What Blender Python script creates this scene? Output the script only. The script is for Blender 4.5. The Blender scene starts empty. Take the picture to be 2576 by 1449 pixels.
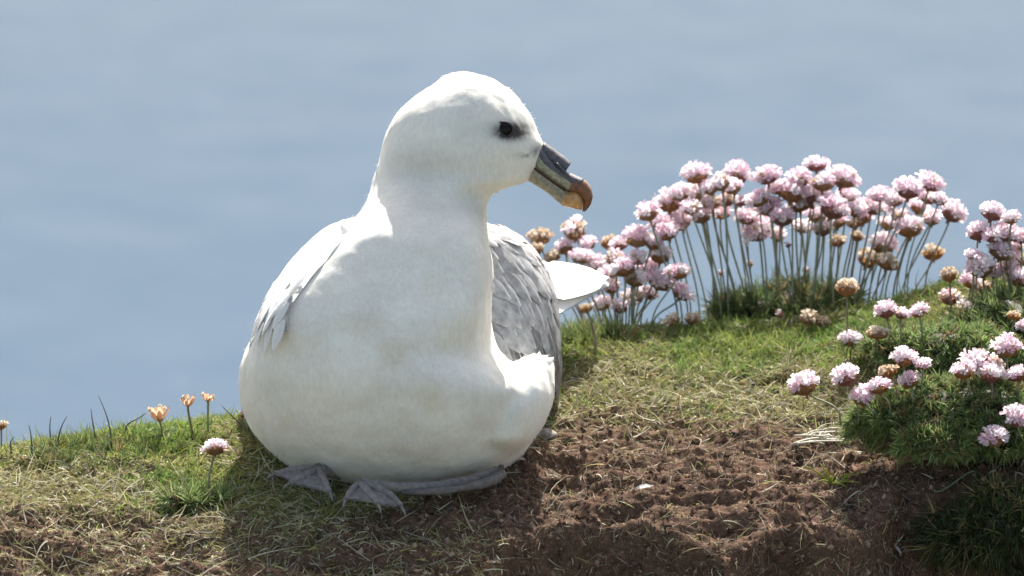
import bpy, math, random
import numpy as np
from mathutils import Vector, Matrix, Quaternion
from mathutils.bvhtree import BVHTree

random.seed(11)
rng = np.random.default_rng(11)
SC = bpy.context.scene
COL = SC.collection
R = math.radians

# ------------------------------------------------------------------ camera
TH = R(12.0); D = 4.0; FW = 0.64; S = FW / 2576.0; ZC = 0.1189
FWD = np.array([0, math.cos(TH), -math.sin(TH)]); UP = np.array([0, math.sin(TH), math.cos(TH)]); RT = np.array([1.0, 0, 0])
CAM = np.array([0, 0, ZC]) - FWD * D
cd = bpy.data.cameras.new("camera"); cam = bpy.data.objects.new("camera", cd); COL.objects.link(cam)
cd.sensor_width = 36; cd.lens = 36 * D / FW
cam.location = CAM; cam.rotation_euler = (R(90) - TH, 0, 0)
cd.clip_start = 0.05; cd.clip_end = 30000
cd.dof.use_dof = True; cd.dof.focus_distance = D - 0.02; cd.dof.aperture_fstop = 14
SC.camera = cam

# ------------------------------------------------------------------ sky, sun, exposure
AZ, EL = R(9), R(47)
w = bpy.data.worlds.new("World"); SC.world = w; w.use_nodes = True
nt = w.node_tree; nt.nodes.clear()
out = nt.nodes.new("ShaderNodeOutputWorld"); bg = nt.nodes.new("ShaderNodeBackground"); sk = nt.nodes.new("ShaderNodeTexSky")
sk.sky_type = 'NISHITA'; sk.sun_disc = False; sk.sun_elevation = EL; sk.sun_rotation = AZ
sk.air_density = 0.8; sk.dust_density = 2.5; sk.ozone_density = 1.0
tn = nt.nodes.new("ShaderNodeMix"); tn.data_type = 'RGBA'; tn.blend_type = 'MULTIPLY'; tn.inputs[0].default_value = 1.0; tn.inputs[7].default_value = (1.13, 1.0, .81, 1)
nt.links.new(sk.outputs[0], tn.inputs[6]); nt.links.new(tn.outputs[2], bg.inputs[0]); nt.links.new(bg.outputs[0], out.inputs[0]); bg.inputs[1].default_value = 0.15
sl = bpy.data.lights.new("sun", 'SUN'); sun = bpy.data.objects.new("sun", sl); COL.objects.link(sun)
sl.energy = 5.0; sl.angle = R(0.53); sl.color = (1.0, 0.96, 0.9)
SDIR = Vector((math.sin(AZ) * math.cos(EL), math.cos(AZ) * math.cos(EL), math.sin(EL)))
sun.rotation_euler = SDIR.to_track_quat('Z', 'Y').to_euler()
vs = SC.view_settings
vs.view_transform = 'Standard'; vs.look = 'None'; vs.exposure = 1.15; vs.gamma = 1; vs.use_curve_mapping = False

# ------------------------------------------------------------------ helpers
def P(X, Y, wd=0.0):
    """point on the sight line through (X, Y) of the 2576 px wide photograph, wd metres behind the bird"""
    X = np.asarray(X, float); Y = np.asarray(Y, float); wd = np.asarray(wd, float)
    k = 1 + wd / D
    a = (X - 1288) * S * k; b = -(Y - 724.5) * S * k
    return CAM + FWD * (D + wd)[..., None] + RT * a[..., None] + UP * b[..., None]

def PX(p):
    q = np.asarray(p) - CAM
    d = q @ FWD
    return 1288 + (q @ RT) / d * D / S, 724.5 - (q @ UP) / d * D / S, d - D

def V(a): return Vector([float(x) for x in a])

def hash3(ix, iy, iz, seed):
    h = (ix * 374761393 + iy * 668265263 + iz * 2147483647 + seed * 974634777) & 0xFFFFFFFF
    h = ((h ^ (h >> 13)) * 1274126177) & 0xFFFFFFFF
    h = (h ^ (h >> 16)) & 0xFFFFFFFF
    return h.astype(np.float64) / 4294967295.0

def vnoise(p, seed=0):
    p = np.asarray(p, float)
    i = np.floor(p).astype(np.int64); f = p - i; f = f * f * (3 - 2 * f)
    r = 0
    for dx in (0, 1):
        wx = f[:, 0] if dx else 1 - f[:, 0]
        for dy in (0, 1):
            wy = f[:, 1] if dy else 1 - f[:, 1]
            for dz in (0, 1):
                wz = f[:, 2] if dz else 1 - f[:, 2]
                r = r + wx * wy * wz * hash3(i[:, 0] + dx, i[:, 1] + dy, i[:, 2] + dz, seed)
    return r * 2 - 1

def fbm(p, octv=4, seed=0, gain=0.5):
    a, s, r = 1.0, 0.0, 0
    q = np.asarray(p, float)
    for o in range(octv):
        r = r + a * vnoise(q, seed + o); s += a; a *= gain; q = q * 2.03 + 17.1
    return r / s

def sstep(a, b, x):
    t = np.clip((np.asarray(x, float) - a) / (b - a), 0, 1); return t * t * (3 - 2 * t)

def mesh_np(name, verts, faces, col=None, mat=None, smooth=True):
    """faces: (n,k) int array or a list of such arrays"""
    me = bpy.data.meshes.new(name)
    if isinstance(faces, np.ndarray): faces = [faces]
    faces = [f for f in faces if len(f)]
    verts = np.asarray(verts, np.float32)
    me.vertices.add(len(verts)); me.vertices.foreach_set("co", verts.ravel())
    loops = np.concatenate([f.ravel() for f in faces]).astype(np.int32)
    starts = []; o = 0
    for f in faces:
        starts.append(o + np.arange(len(f)) * f.shape[1]); o += f.size
    starts = np.concatenate(starts).astype(np.int32)
    me.loops.add(len(loops)); me.loops.foreach_set("vertex_index", loops)
    me.polygons.add(len(starts)); me.polygons.foreach_set("loop_start", starts)
    me.polygons.foreach_set("use_smooth", np.full(len(starts), smooth))
    me.update(calc_edges=True); me.validate()
    if col is not None:
        c = np.ones((len(verts), 4), np.float32); c[:, :3] = col
        at = me.color_attributes.new("tint", 'FLOAT_COLOR', 'POINT'); at.data.foreach_set("color", c.ravel())
    if mat: me.materials.append(mat)
    return me

def link(name, me, parent=None, label=None, cat=None, group=None, kind=None):
    o = bpy.data.objects.new(name, me); COL.objects.link(o)
    if parent is not None: o.parent = parent
    if label: o["label"] = label
    if cat: o["category"] = cat
    if group: o["group"] = group
    if kind: o["kind"] = kind
    return o

def empty(name, loc, label, cat, group=None):
    o = link(name, None, None, label, cat, group); o.location = V(loc); o.empty_display_size = .01
    return o

def nodes(name):
    m = bpy.data.materials.new(name); m.use_nodes = True
    t = m.node_tree; t.nodes.clear()
    o = t.nodes.new("ShaderNodeOutputMaterial")
    return m, t, o

def attr(t, name="tint"):
    a = t.nodes.new("ShaderNodeAttribute"); a.attribute_name = name; return a.outputs["Color"]

def nz(t, scale, detail=4, rough=.55, coord='Object', stretch=None):
    tc = t.nodes.new("ShaderNodeTexCoord"); n = t.nodes.new("ShaderNodeTexNoise")
    n.inputs["Scale"].default_value = scale; n.inputs["Detail"].default_value = detail; n.inputs["Roughness"].default_value = rough
    src = tc.outputs[coord]
    if stretch:
        mp = t.nodes.new("ShaderNodeMapping"); mp.inputs["Scale"].default_value = stretch
        t.links.new(src, mp.inputs[0]); src = mp.outputs[0]
    t.links.new(src, n.inputs["Vector"])
    return n.outputs["Fac"]

def ramp(t, fac, stops):
    r = t.nodes.new("ShaderNodeValToRGB"); e = r.color_ramp.elements
    while len(e) < len(stops): e.new(0.5)
    for k, (p, c) in enumerate(stops): e[k].position = p; e[k].color = (*c, 1)
    t.links.new(fac, r.inputs[0]); return r.outputs[0]

def mixc(t, fac, a, b, mode='MIX'):
    m = t.nodes.new("ShaderNodeMix"); m.data_type = 'RGBA'; m.blend_type = mode
    for s, v in ((m.inputs[0], fac), (m.inputs[6], a), (m.inputs[7], b)):
        if isinstance(v, (int, float)): s.default_value = v
        elif isinstance(v, tuple): s.default_value = (*v, 1)
        else: t.links.new(v, s)
    return m.outputs[2]

def bump(t, h, strength, dist):
    b = t.nodes.new("ShaderNodeBump"); b.inputs["Strength"].default_value = strength; b.inputs["Distance"].default_value = dist
    t.links.new(h, b.inputs["Height"]); return b.outputs[0]

def leafy(name, col, trans=.45, rough=.55, tcol=None, spec=.25):
    """thin plant or feather matter: reflects and lets light through"""
    m, t, o = nodes(name)
    p = t.nodes.new("ShaderNodeBsdfPrincipled"); p.inputs["Roughness"].default_value = rough; p.inputs["Specular IOR Level"].default_value = spec
    tr = t.nodes.new("ShaderNodeBsdfTranslucent"); mx = t.nodes.new("ShaderNodeMixShader"); mx.inputs[0].default_value = trans
    c = attr(t) if col is None else None
    if name == "grey_feather":
        c = mixc(t, 1.0, c, ramp(t, nz(t, 95, 5, .65), [(.3, (.62, .62, .63)), (.5, (1, 1, 1)), (.7, (1.4, 1.4, 1.4))]), 'MULTIPLY')
    if c is not None:
        t.links.new(c, p.inputs["Base Color"]); t.links.new(c, tr.inputs[0])
    else:
        n = nz(t, 400, 3)
        cc = ramp(t, n, [(.25, tuple(x * .72 for x in col)), (.75, tuple(min(1, x * 1.15) for x in col))])
        t.links.new(cc, p.inputs["Base Color"])
        if tcol: tr.inputs[0].default_value = (*tcol, 1)
        else: t.links.new(cc, tr.inputs[0])
    t.links.new(p.outputs[0], mx.inputs[1]); t.links.new(tr.outputs[0], mx.inputs[2]); t.links.new(mx.outputs[0], o.inputs[0])
    return m

def solid(name, col, rough=.6, spec=.4, var=.25, scale=300, bs=0, bd=.0004):
    m, t, o = nodes(name)
    p = t.nodes.new("ShaderNodeBsdfPrincipled"); p.inputs["Roughness"].default_value = rough; p.inputs["Specular IOR Level"].default_value = spec
    n = nz(t, scale, 4)
    c = ramp(t, n, [(.25, tuple(x * (1 - var) for x in col)), (.75, tuple(min(1, x * (1 + var)) for x in col))])
    t.links.new(c, p.inputs["Base Color"])
    if bs: t.links.new(bump(t, n, bs, bd), p.inputs["Normal"])
    t.links.new(p.outputs[0], o.inputs[0])
    return m

# ------------------------------------------------------------------ sea
def sea():
    m, t, o = nodes("sea_water")
    p = t.nodes.new("ShaderNodeBsdfPrincipled")
    n1 = nz(t, .22, 5, .6, stretch=(1, .8, 1)); n2 = nz(t, .32, 5, .6, stretch=(1, .55, 1)); n3 = nz(t, 1.3, 3, .6)
    p.inputs["Base Color"].default_value = (.05, .12, .2, 1)
    t.links.new(ramp(t, n2, [(.3, (.066, .102, .146)), (.7, (.078, .114, .160))]), p.inputs["Base Color"])
    p.inputs["Roughness"].default_value = .15; p.inputs["Specular IOR Level"].default_value = 0.002; p.inputs["Specular Tint"].default_value = (.82, .92, 1, 1); p.inputs["IOR"].default_value = 1.33
    ad = t.nodes.new("ShaderNodeMath"); ad.operation = 'MULTIPLY_ADD'; ad.inputs[1].default_value = .25
    t.links.new(n3, ad.inputs[0]); t.links.new(n1, ad.inputs[2])
    t.links.new(bump(t, ad.outputs[0], .35, .7), p.inputs["Normal"])
    t.links.new(p.outputs[0], o.inputs[0])
    r = 14000.0
    g = np.array([-r, -r / 8, -r / 60, 0, r / 60, r / 8, r]); n = len(g)
    xx, yy = np.meshgrid(g, g)
    v = np.stack([xx.ravel(), yy.ravel(), np.full(xx.size, -40.0)], 1)
    i = np.arange(n * n).reshape(n, n)
    f = np.stack([i[:-1, :-1].ravel(), i[:-1, 1:].ravel(), i[1:, 1:].ravel(), i[1:, :-1].ravel()], 1)
    link("sea", mesh_np("sea", v, f, mat=m, smooth=False), kind="structure")
sea()

# ------------------------------------------------------------------ ground
XK = (np.array([-400, 0, 300, 600, 1000, 1400, 1600, 1900, 2150, 2300, 2576, 2900]) - 1288) * S
YK = np.array([-10, -3.9, -1, -.45, -.25, -.12, -.05, .06, .15, .28, .40, .6, 1.0, 3, 10, 13])
HT = np.array([
    [-1.2] * 12, [-.9] * 12, [-.75] * 12, [-.16, -.16, -.16, -.15, -.14, -.14, -.14, -.14, -.14, -.14, -.13, -.12],
    [-.040, -.034, -.036, -.030, -.038, -.045, -.046, -.047, -.050, -.050, -.040, -.030],
    [-.016, -.012, -.013, -.010, -.012, -.010, -.009, -.008, -.014, -.014, -.004, .004],
    [-.006, -.004, -.003, -.001, .000, .000, .001, .003, .004, .008, .015, .02],
    [.000, .002, .0125, .0165, .012, .012, .014, .016, .022, .030, .040, .05],
    [-.035, -.030, -.015, .000, .020, .022, .023, .025, .034, .045, .060, .07],
    [-.24, -.20, -.15, -.08, .010, .026, .032, .034, .040, .048, .072, .08],
    [-.5, -.4, -.35, -.25, -.10, -.03, -.02, -.01, -.005, .0, .02, .03],
    [-1.2, -1, -.9, -.8, -.5, -.3, -.25, -.22, -.2, -.2, -.2, -.2],
    [-4] * 12, [-20] * 12, [-42.5] * 12, [-42.5] * 12], float)

def base_h(x, y):
    def lin(x, y):
        xi = np.clip(np.interp(x, XK, np.arange(len(XK))), 0, len(XK) - 1.0001)
        yi = np.clip(np.interp(y, YK, np.arange(len(YK))), 0, len(YK) - 1.0001)
        a = xi.astype(int); b = yi.astype(int); fx = xi - a; fy = yi - b
        return (HT[b, a] * (1 - fx) + HT[b, a + 1] * fx) * (1 - fy) + (HT[b + 1, a] * (1 - fx) + HT[b + 1, a + 1] * fx) * fy
    r = 0
    for dx, dy in ((0, 0), (.025, 0), (-.025, 0), (0, .018), (0, -.018), (.02, .015), (-.02, -.015)):
        r = r + lin(x + dx, y + dy)
    r = r / 7
    far = sstep(6, 14, np.abs(x)); return r * (1 - far) - 42.5 * far

def graded(core0, core1, step, lo, hi):
    c = np.arange(core0, core1, step)
    def side(start, end):
        s, p, l = step, start, []
        while abs(p - start) < abs(end - start):
            s *= 1.22; p = p + s * (1 if end > start else -1); l.append(p)
        return l
    return np.array(side(core0, lo)[::-1] + list(c) + side(core1, hi))
GX = graded(-.345, .345, .0014, -15, 15); GY = graded(-.235, .36, .0014, -9.8, 12.5)
nx, ny = len(GX), len(GY)
gx, gy = np.meshgrid(GX, GY); gx = gx.ravel(); gy = gy.ravel()
NEAR = (np.abs(gx) < .6) & (gy > -.5) & (gy < .7)

gz = base_h(gx, gy)
XP, YP, _ = PX(np.stack([gx, gy, gz], 1))          # which part of the bank a point belongs to
n2 = fbm(np.stack([gx * 22, gy * 22, gx * 0], 1), 3, 3)
# bare peat: in front on the right; matted straw between it and the turf
edge = 1095 + 62 * n2 - 55 * sstep(1330, 1480, XP) * sstep(2150, 1950, XP) + 150 * sstep(1320, 1050, XP) + 60 * sstep(1050, 700, XP)
PEAT = sstep(-35, 45, YP - edge)
PEAT = np.clip(PEAT, 0, 1)
STRAW = np.exp(-((YP - edge + 45) / 75.0) ** 2)
# bank edge: soil breaks off towards the camera
lip = -.114 + .018 * fbm(np.stack([gx * 14, gx * 0, gx * 0], 1), 3, 8) + .02 * np.exp(-((XP - 1560) / 160) ** 2) - .040 * np.exp(-((XP - 1830) / 95) ** 2) - .020 * np.exp(-((XP - 2080) / 60) ** 2) + .008 * np.exp(-((XP - 1960) / 50) ** 2)
lip = lip + .055 * sstep(2150, 2290, XP) - .16 * sstep(1430, 960, XP) - .012 * sstep(1900, 2100, XP) 
drop = sstep(0, -.022, gy - lip) * sstep(-1.5, -.4, gy)
gz = gz - .085 * drop
# relief
pts = np.stack([gx, gy, gz], 1)
lump = fbm(pts * np.array([26, 40, 30]), 3, 21)
clod = 1 - np.abs(fbm(pts * np.array([75, 120, 90]), 3, 31)) * 2.4
fine = fbm(pts * np.array([230, 330, 260]), 3, 41)
pits = sstep(.38, .62, fbm(pts * np.array([38, 62, 40]), 3, 57))
amp = NEAR * sstep(.56, .40, np.abs(gx)) * sstep(.62, .42, gy)
LOW = sstep(1260, 1350, YP) * sstep(1330, 1150, XP)
strat = fbm(pts * np.array([30, 130, 60]), 3, 61)
gz = gz + amp * (lump * (.0032 + .0022 * PEAT + .008 * LOW) + clod * (.0030 + .0002 * PEAT) + strat * (.0008 + .0056 * PEAT) + fine * (.0009 + .0014 * PEAT) - pits * .019 * np.clip(PEAT + .9 * STRAW + .6 * LOW, 0, 1))
gyd = gy - amp * drop * (.012 * lump + .006 * clod + .003 * fine)
# a few deeper hollows
for (hx, hy, rx, ry, dep) in ((1560, 1290, 46, 15, .011), (1500, 1308, 36, 10, .009), (2000, 1195, 60, 26, .012), (1440, 1185, 70, 22, .011), (1840, 1325, 60, 16, .010),
                              (480, 1290, 70, 22, .010), (430, 1405, 90, 22, .010), (900, 1420, 120, 26, .012), (150, 1420, 80, 20, .010), (700, 1400, 90, 22, .010), (1700, 1230, 60, 12, .006), (2010, 1310, 80, 14, .007)):
    gz = gz - dep * amp * np.exp(-((XP - hx) / rx) ** 2 - ((YP - hy) / ry) ** 2) * (1 + .6 * clod)
GV = np.stack([gx, gyd, gz], 1)
gi = np.arange(nx * ny).reshape(ny, nx)
GF = np.stack([gi[:-1, :-1].ravel(), gi[:-1, 1:].ravel(), gi[1:, 1:].ravel(), gi[1:, :-1].ravel()], 1)
soil = np.array([.122, .077, .053]); turf = np.array([.17, .15, .075]); mat_ = np.array([.15, .12, .075])
gc = turf * (1 - PEAT[:, None]) + soil * PEAT[:, None]
fld = sstep(-.35, -.8, gy)[:, None]; gc = gc * (1 - fld) + np.array([.20, .19, .115]) * fld
gc = gc * (1 - .6 * STRAW[:, None]) + mat_ * .6 * STRAW[:, None]

def ground_mat():
    m, t, o = nodes("turf_and_peat")
    p = t.nodes.new("ShaderNodeBsdfPrincipled"); p.inputs["Roughness"].default_value = .95; p.inputs["Specular IOR Level"].default_value = .1
    c = attr(t)
    a = ramp(t, nz(t, 160, 6, .7), [(.3, (.45, .42, .40)), (.5, (.95, .95, .95)), (.72, (1.75, 1.65, 1.55))])
    b = ramp(t, nz(t, 900, 3, .6), [(.35, (.65, .6, .58)), (.62, (1.1, 1.1, 1.1)), (.75, (2.0, 1.9, 1.75))])
    c = mixc(t, 1.0, mixc(t, 1.0, c, a, 'MULTIPLY'), b, 'MULTIPLY')
    t.links.new(c, p.inputs["Base Color"])
    t.links.new(bump(t, nz(t, 700, 5, .7), .7, .0012), p.inputs["Normal"])
    t.links.new(p.outputs[0], o.inputs[0]); return m
GM = mesh_np("ground", GV, GF, gc, ground_mat())
link("ground", GM, kind="structure")
core = (np.abs(GV[GF].mean(1)[:, 0]) < .36) & (GV[GF].mean(1)[:, 1] > -.3) & (GV[GF].mean(1)[:, 1] < .45)
CF = GF[core]
GB = BVHTree.FromPolygons([tuple(v) for v in GV], [tuple(f) for f in CF.tolist()])

def drop_to(x, y):
    h = GB.ray_cast(Vector((x, y, 1)), Vector((0, 0, -1)))
    return np.array(h[0]) if h[0] else np.array([x, y, float(base_h(np.array([x]), np.array([y]))[0])])
def ray(bvh, X, Y):
    d = P(X, Y, 0.0) - CAM; d = d / np.linalg.norm(d)
    h = bvh.ray_cast(V(CAM), V(d))
    return (np.array(h[0]), np.array(h[1])) if h[0] else (None, None)
def on_ground(X, Y):
    p, _ = ray(GB, X, Y)
    while p is None and Y < 1449:
        Y += 8; p, _ = ray(GB, X, Y)
    return p

# ------------------------------------------------------------------ blades
def tube(pts, rad, ns=8, cap=True):
    pts = np.asarray(pts, float); rad = np.broadcast_to(np.asarray(rad, float), (len(pts),)) if np.ndim(rad) < 2 else np.asarray(rad)
    tan = unit(np.gradient(pts, axis=0)); ref = np.array([0.0, 1, 0]) if abs(tan[0][1]) < .9 else np.array([1.0, 0, 0])
    a = np.linspace(0, 2 * np.pi, ns, endpoint=False); v = []
    for p, t_, r in zip(pts, tan, rad):
        s = unit(np.cross(t_, ref)); q = np.cross(s, t_)
        v.append(p + r * (np.cos(a)[:, None] * s + np.sin(a)[:, None] * q))
    v = np.concatenate(v); n = len(pts)
    i = np.arange(n * ns).reshape(n, ns); j = np.roll(i, -1, 1)
    f = [np.stack([i[:-1].ravel(), j[:-1].ravel(), j[1:].ravel(), i[1:].ravel()], 1)]
    if cap:
        v = np.concatenate([v, [pts[0]], [pts[-1]]]); m_ = len(v)
        f.append(np.concatenate([np.stack([np.full(ns, m_ - 2), j[0], i[0]], 1), np.stack([np.full(ns, m_ - 1), i[-1], j[-1]], 1)]))
    return v, f

def ribbons(base, dirs, bend, L, W, K=4, side=None):
    """curved tapering strips, one per row"""
    n = len(base)
    ts = np.linspace(0, 1, K)
    if side is None: side = rng.normal(size=(n, 3))
    V_ = np.zeros((n, K, 2, 3))
    for k, tt in enumerate(ts):
        c = base + L[:, None] * (dirs * tt + bend * tt * tt)
        tan = dirs + 2 * bend * tt
        s = np.cross(tan, side); s /= np.linalg.norm(s, axis=1)[:, None] + 1e-9
        hw = (W * (.5 if k == 0 else .5 * (1 - .88 * tt ** 1.6)))[:, None]
        V_[:, k, 0] = c - s * hw; V_[:, k, 1] = c + s * hw
    idx = np.arange(n * K * 2).reshape(n, K, 2)
    F_ = np.stack([idx[:, :-1, 0], idx[:, :-1, 1], idx[:, 1:, 1], idx[:, 1:, 0]], -1).reshape(-1, 4)
    return V_.reshape(-1, 3), F_

def unit(a): return a / (np.linalg.norm(a, axis=-1, keepdims=True) + 1e-9)

cen = GV[CF].mean(1)
e1 = GV[CF[:, 1]] - GV[CF[:, 0]]; e2 = GV[CF[:, 3]] - GV[CF[:, 0]]
nrm = np.cross(e1, e2); area = np.linalg.norm(nrm, axis=1); nrm = unit(nrm)
cX, cY, _ = PX(cen)
cPeat = PEAT[CF].mean(1); cStraw = STRAW[CF].mean(1); cEdge = edge[CF].mean(1)
inview = (cX > -120) & (cX < 2700) & (cY < 1560)
def sample(n, wgt):
    p = area * wgt * inview; p = p / p.sum()
    k = rng.choice(len(p), n, p=p)
    a, b = rng.random((2, n, 1)); q = GV[CF[k]]
    return (q[:, 0] * (1 - a) + q[:, 1] * a) * (1 - b) + (q[:, 3] * (1 - a) + q[:, 2] * a) * b, nrm[k], k

patch = fbm(np.stack([cen[:, 0] * 18, cen[:, 1] * 18, cen[:, 0] * 0], 1), 3, 77)
M_blade = leafy("grass_blade", None, .42, .5)
M_straw = leafy("dry_straw", None, .25, .6)

def pick(cols, n, jit=.18):
    c = np.array(cols)[rng.integers(0, len(cols), n)]
    return c * (1 + jit * rng.normal(size=(n, 1))).clip(.5, 1.6)

# living turf
def grass():
    greenw = np.clip(.6 + 1.6 * patch, .25, 1.6)
    for (gx_, gy_, rx, ry, a) in ((1880, 870, 130, 40, 2.5), (1460, 850, 90, 40, 2.0), (520, 1225, 120, 45, 2.5), (300, 1110, 160, 40, 1.5), (760, 1290, 200, 50, 1.2), (2250, 830, 150, 50, 1)):
        greenw = greenw + a * np.exp(-((cX - gx_) / rx) ** 2 - ((cY - gy_) / ry) ** 2)
    wgt = (1 - cPeat) ** 1.5 * (1 - .75 * cStraw) * np.clip(greenw, 0, 3) * np.where(cY < 1340, 1, .35)
    n = 125000
    b, nn, k = sample(n, wgt)
    d = unit(nn * .55 + np.array([0, 0, .35]) + rng.normal(size=(n, 3)) * np.array([.55, .45, .25]))
    bend = rng.normal(size=(n, 3)) * .28 + np.array([.05, -.05, -.28])
    L = rng.gamma(5, .0011, n).clip(.0025, .013); W = rng.uniform(.0006, .0012, n)
    v, f = ribbons(b - nn * .0008, d, bend, L, W)
    g = np.clip(.5 + .6 * patch[k] + .25 * rng.normal(size=n), 0, 1)[:, None]
    c = pick([(.27, .31, .07), (.33, .33, .10), (.20, .25, .08)], n) * (1 - g) + pick([(.09, .19, .03), (.14, .26, .045), (.09, .16, .06)], n) * g
    me = mesh_np("short_grass", v, f, np.repeat(c, 8, 0), M_blade)
    link("short_grass", me, kind="stuff", label="short green and yellowish turf grass on the cliff top", cat="grass")
    # withered matted blades
    n = 72000
    wgt = (1 - cPeat) * (.8 - .5 * (cX < 720) * (cY < 1310)) + 1.6 * cStraw + .07 * cPeat + .5 * (cY > 1330) * (cX < 1250)
    wgt = wgt * np.clip(1 - .5 * patch, .2, 2)
    b, nn, k = sample(n, wgt)
    t1 = unit(np.cross(nn, rng.normal(size=(n, 3)))); t1[:, 0] *= 1.25
    d = unit(t1 + nn * rng.uniform(0, .55, (n, 1)))
    bend = rng.normal(size=(n, 3)) * .33 - nn * .22
    L = rng.gamma(5, .0012, n).clip(.0025, .014); W = rng.uniform(.0005, .0011, n)
    v, f = ribbons(b + nn * .0008, d, bend, L, W)
    c = pick([(.42, .38, .19), (.34, .31, .15), (.54, .51, .36), (.20, .15, .075), (.15, .14, .06), (.30, .32, .11)], n)
    me = mesh_np("withered_grass", v, f, np.repeat(c, 8, 0), M_straw)
    link("withered_grass", me, kind="stuff", label="withered straw coloured grass matted over the turf", cat="dead grass")
    fc = GV[GF].mean(1); o_ = (np.abs(fc[:, 0]) > .345) & (np.abs(fc[:, 0]) < 1.6) & (fc[:, 1] > -1.2) & (fc[:, 1] < .5)
    o_ |= (np.abs(fc[:, 0]) <= .345) & (fc[:, 1] < -.25) & (fc[:, 1] > -1.2)
    FO = GF[o_]; ar = np.linalg.norm(np.cross(GV[FO[:, 1]] - GV[FO[:, 0]], GV[FO[:, 3]] - GV[FO[:, 0]]), axis=1); n = 60000
    k = rng.choice(len(FO), n, p=ar / ar.sum()); a, b_ = rng.random((2, n, 1)); q = GV[FO[k]]
    b = (q[:, 0] * (1 - a) + q[:, 1] * a) * (1 - b_) + (q[:, 3] * (1 - a) + q[:, 2] * a) * b_
    d = unit(rng.normal(size=(n, 3)) * np.array([.6, .6, .2]) + np.array([0, 0, .7])); bend = rng.normal(size=(n, 3)) * .3 + np.array([0, 0, -.3])
    v, f = ribbons(b, d, bend, rng.gamma(6, .003, n), rng.uniform(.0012, .0025, n))
    c = pick([(.27, .31, .07), (.33, .33, .10), (.20, .25, .08), (.40, .36, .18)], n)
    link("rough_grass", mesh_np("rough_grass", v, f, np.repeat(c, 8, 0), M_blade), kind="stuff", label="rough grass on the wider cliff top around the bird", cat="grass")
    # long curled straws where the turf breaks off
    n = 5200
    b, nn, k = sample(n, (cStraw ** 1.5 + .22 * (cY > 1290) * (cX < 1250) + .03 * (cX < 700) * (cY > 1150) + .05 * cPeat))
    t1 = unit(np.cross(nn, rng.normal(size=(n, 3)))); t1[:, 0] *= 1.4
    d = unit(t1 + nn * rng.uniform(.1, .8, (n, 1))); bend = rng.normal(size=(n, 3)) * .35 - nn * .5
    L = rng.gamma(5, .0027, n).clip(.006, .028); W = rng.uniform(.0005, .0010, n)
    v, f = ribbons(b + nn * .001, d, bend, L, W, 6)
    c = pick([(.50, .45, .30), (.60, .56, .44), (.38, .34, .19), (.28, .24, .14), (.40, .39, .32)], n)
    link("curled_straw", mesh_np("curled_straw", v, f, np.repeat(c, 12, 0), M_straw), kind="stuff", label="pale curled straws along the worn edge of the turf", cat="dead grass")
    # rootlets and fibres in the peat
    n = 26000
    b, nn, k = sample(n, cPeat + .3 * cStraw)
    t1 = unit(np.cross(nn, rng.normal(size=(n, 3)))); d = unit(t1 + nn * rng.uniform(0, .35, (n, 1)))
    bend = rng.normal(size=(n, 3)) * .4 - nn * .1
    L = rng.gamma(3, .0016, n).clip(.002, .016); W = rng.uniform(.0002, .0005, n)
    v, f = ribbons(b + nn * .0006, d, bend, L, W)
    c = pick([(.22, .16, .10), (.30, .25, .17), (.13, .08, .05), (.38, .34, .26)], n)
    link("root_fibres", mesh_np("root_fibres", v, f, np.repeat(c, 8, 0), M_straw), kind="stuff", label="thin pale roots and fibres in the bare peat", cat="roots")
    # crumbs of peat
    n = 16000
    b, nn, k = sample(n, cPeat * np.where(cY > 1130, 1, .5) + .05)
    o = np.array([[1, 0, 0], [0, 1, 0], [-1, 0, 0], [0, -1, 0], [0, 0, 1], [0, 0, -1]], float)
    r = (rng.gamma(2.2, .00042, n).clip(.0003, .0032))
    v = b[:, None] + o[None] * r[:, None, None] * rng.uniform(.6, 1.3, (n, 6, 1)) + rng.normal(size=(n, 6, 3)) * .2 * r[:, None, None]
    tri = np.array([[0, 1, 4], [1, 2, 4], [2, 3, 4], [3, 0, 4], [1, 0, 5], [2, 1, 5], [3, 2, 5], [0, 3, 5]])
    f = (np.arange(n)[:, None, None] * 6 + tri[None]).reshape(-1, 3)
    c = pick([(.12, .07, .048), (.075, .045, .032), (.18, .115, .082), (.25, .18, .13)], n, .25)
    link("peat_crumbs", mesh_np("peat_crumbs", v.reshape(-1, 3), f, np.repeat(c, 6, 0), solid_attr, smooth=False), kind="stuff", label="loose crumbs of brown peat on the bank", cat="soil")

m, t, o = nodes("crumb"); p_ = t.nodes.new("ShaderNodeBsdfPrincipled"); p_.inputs["Roughness"].default_value = .95; p_.inputs["Specular IOR Level"].default_value = .1
t.links.new(attr(t), p_.inputs["Base Color"]); t.links.new(p_.outputs[0], o.inputs[0]); solid_attr = m
grass()

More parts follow.
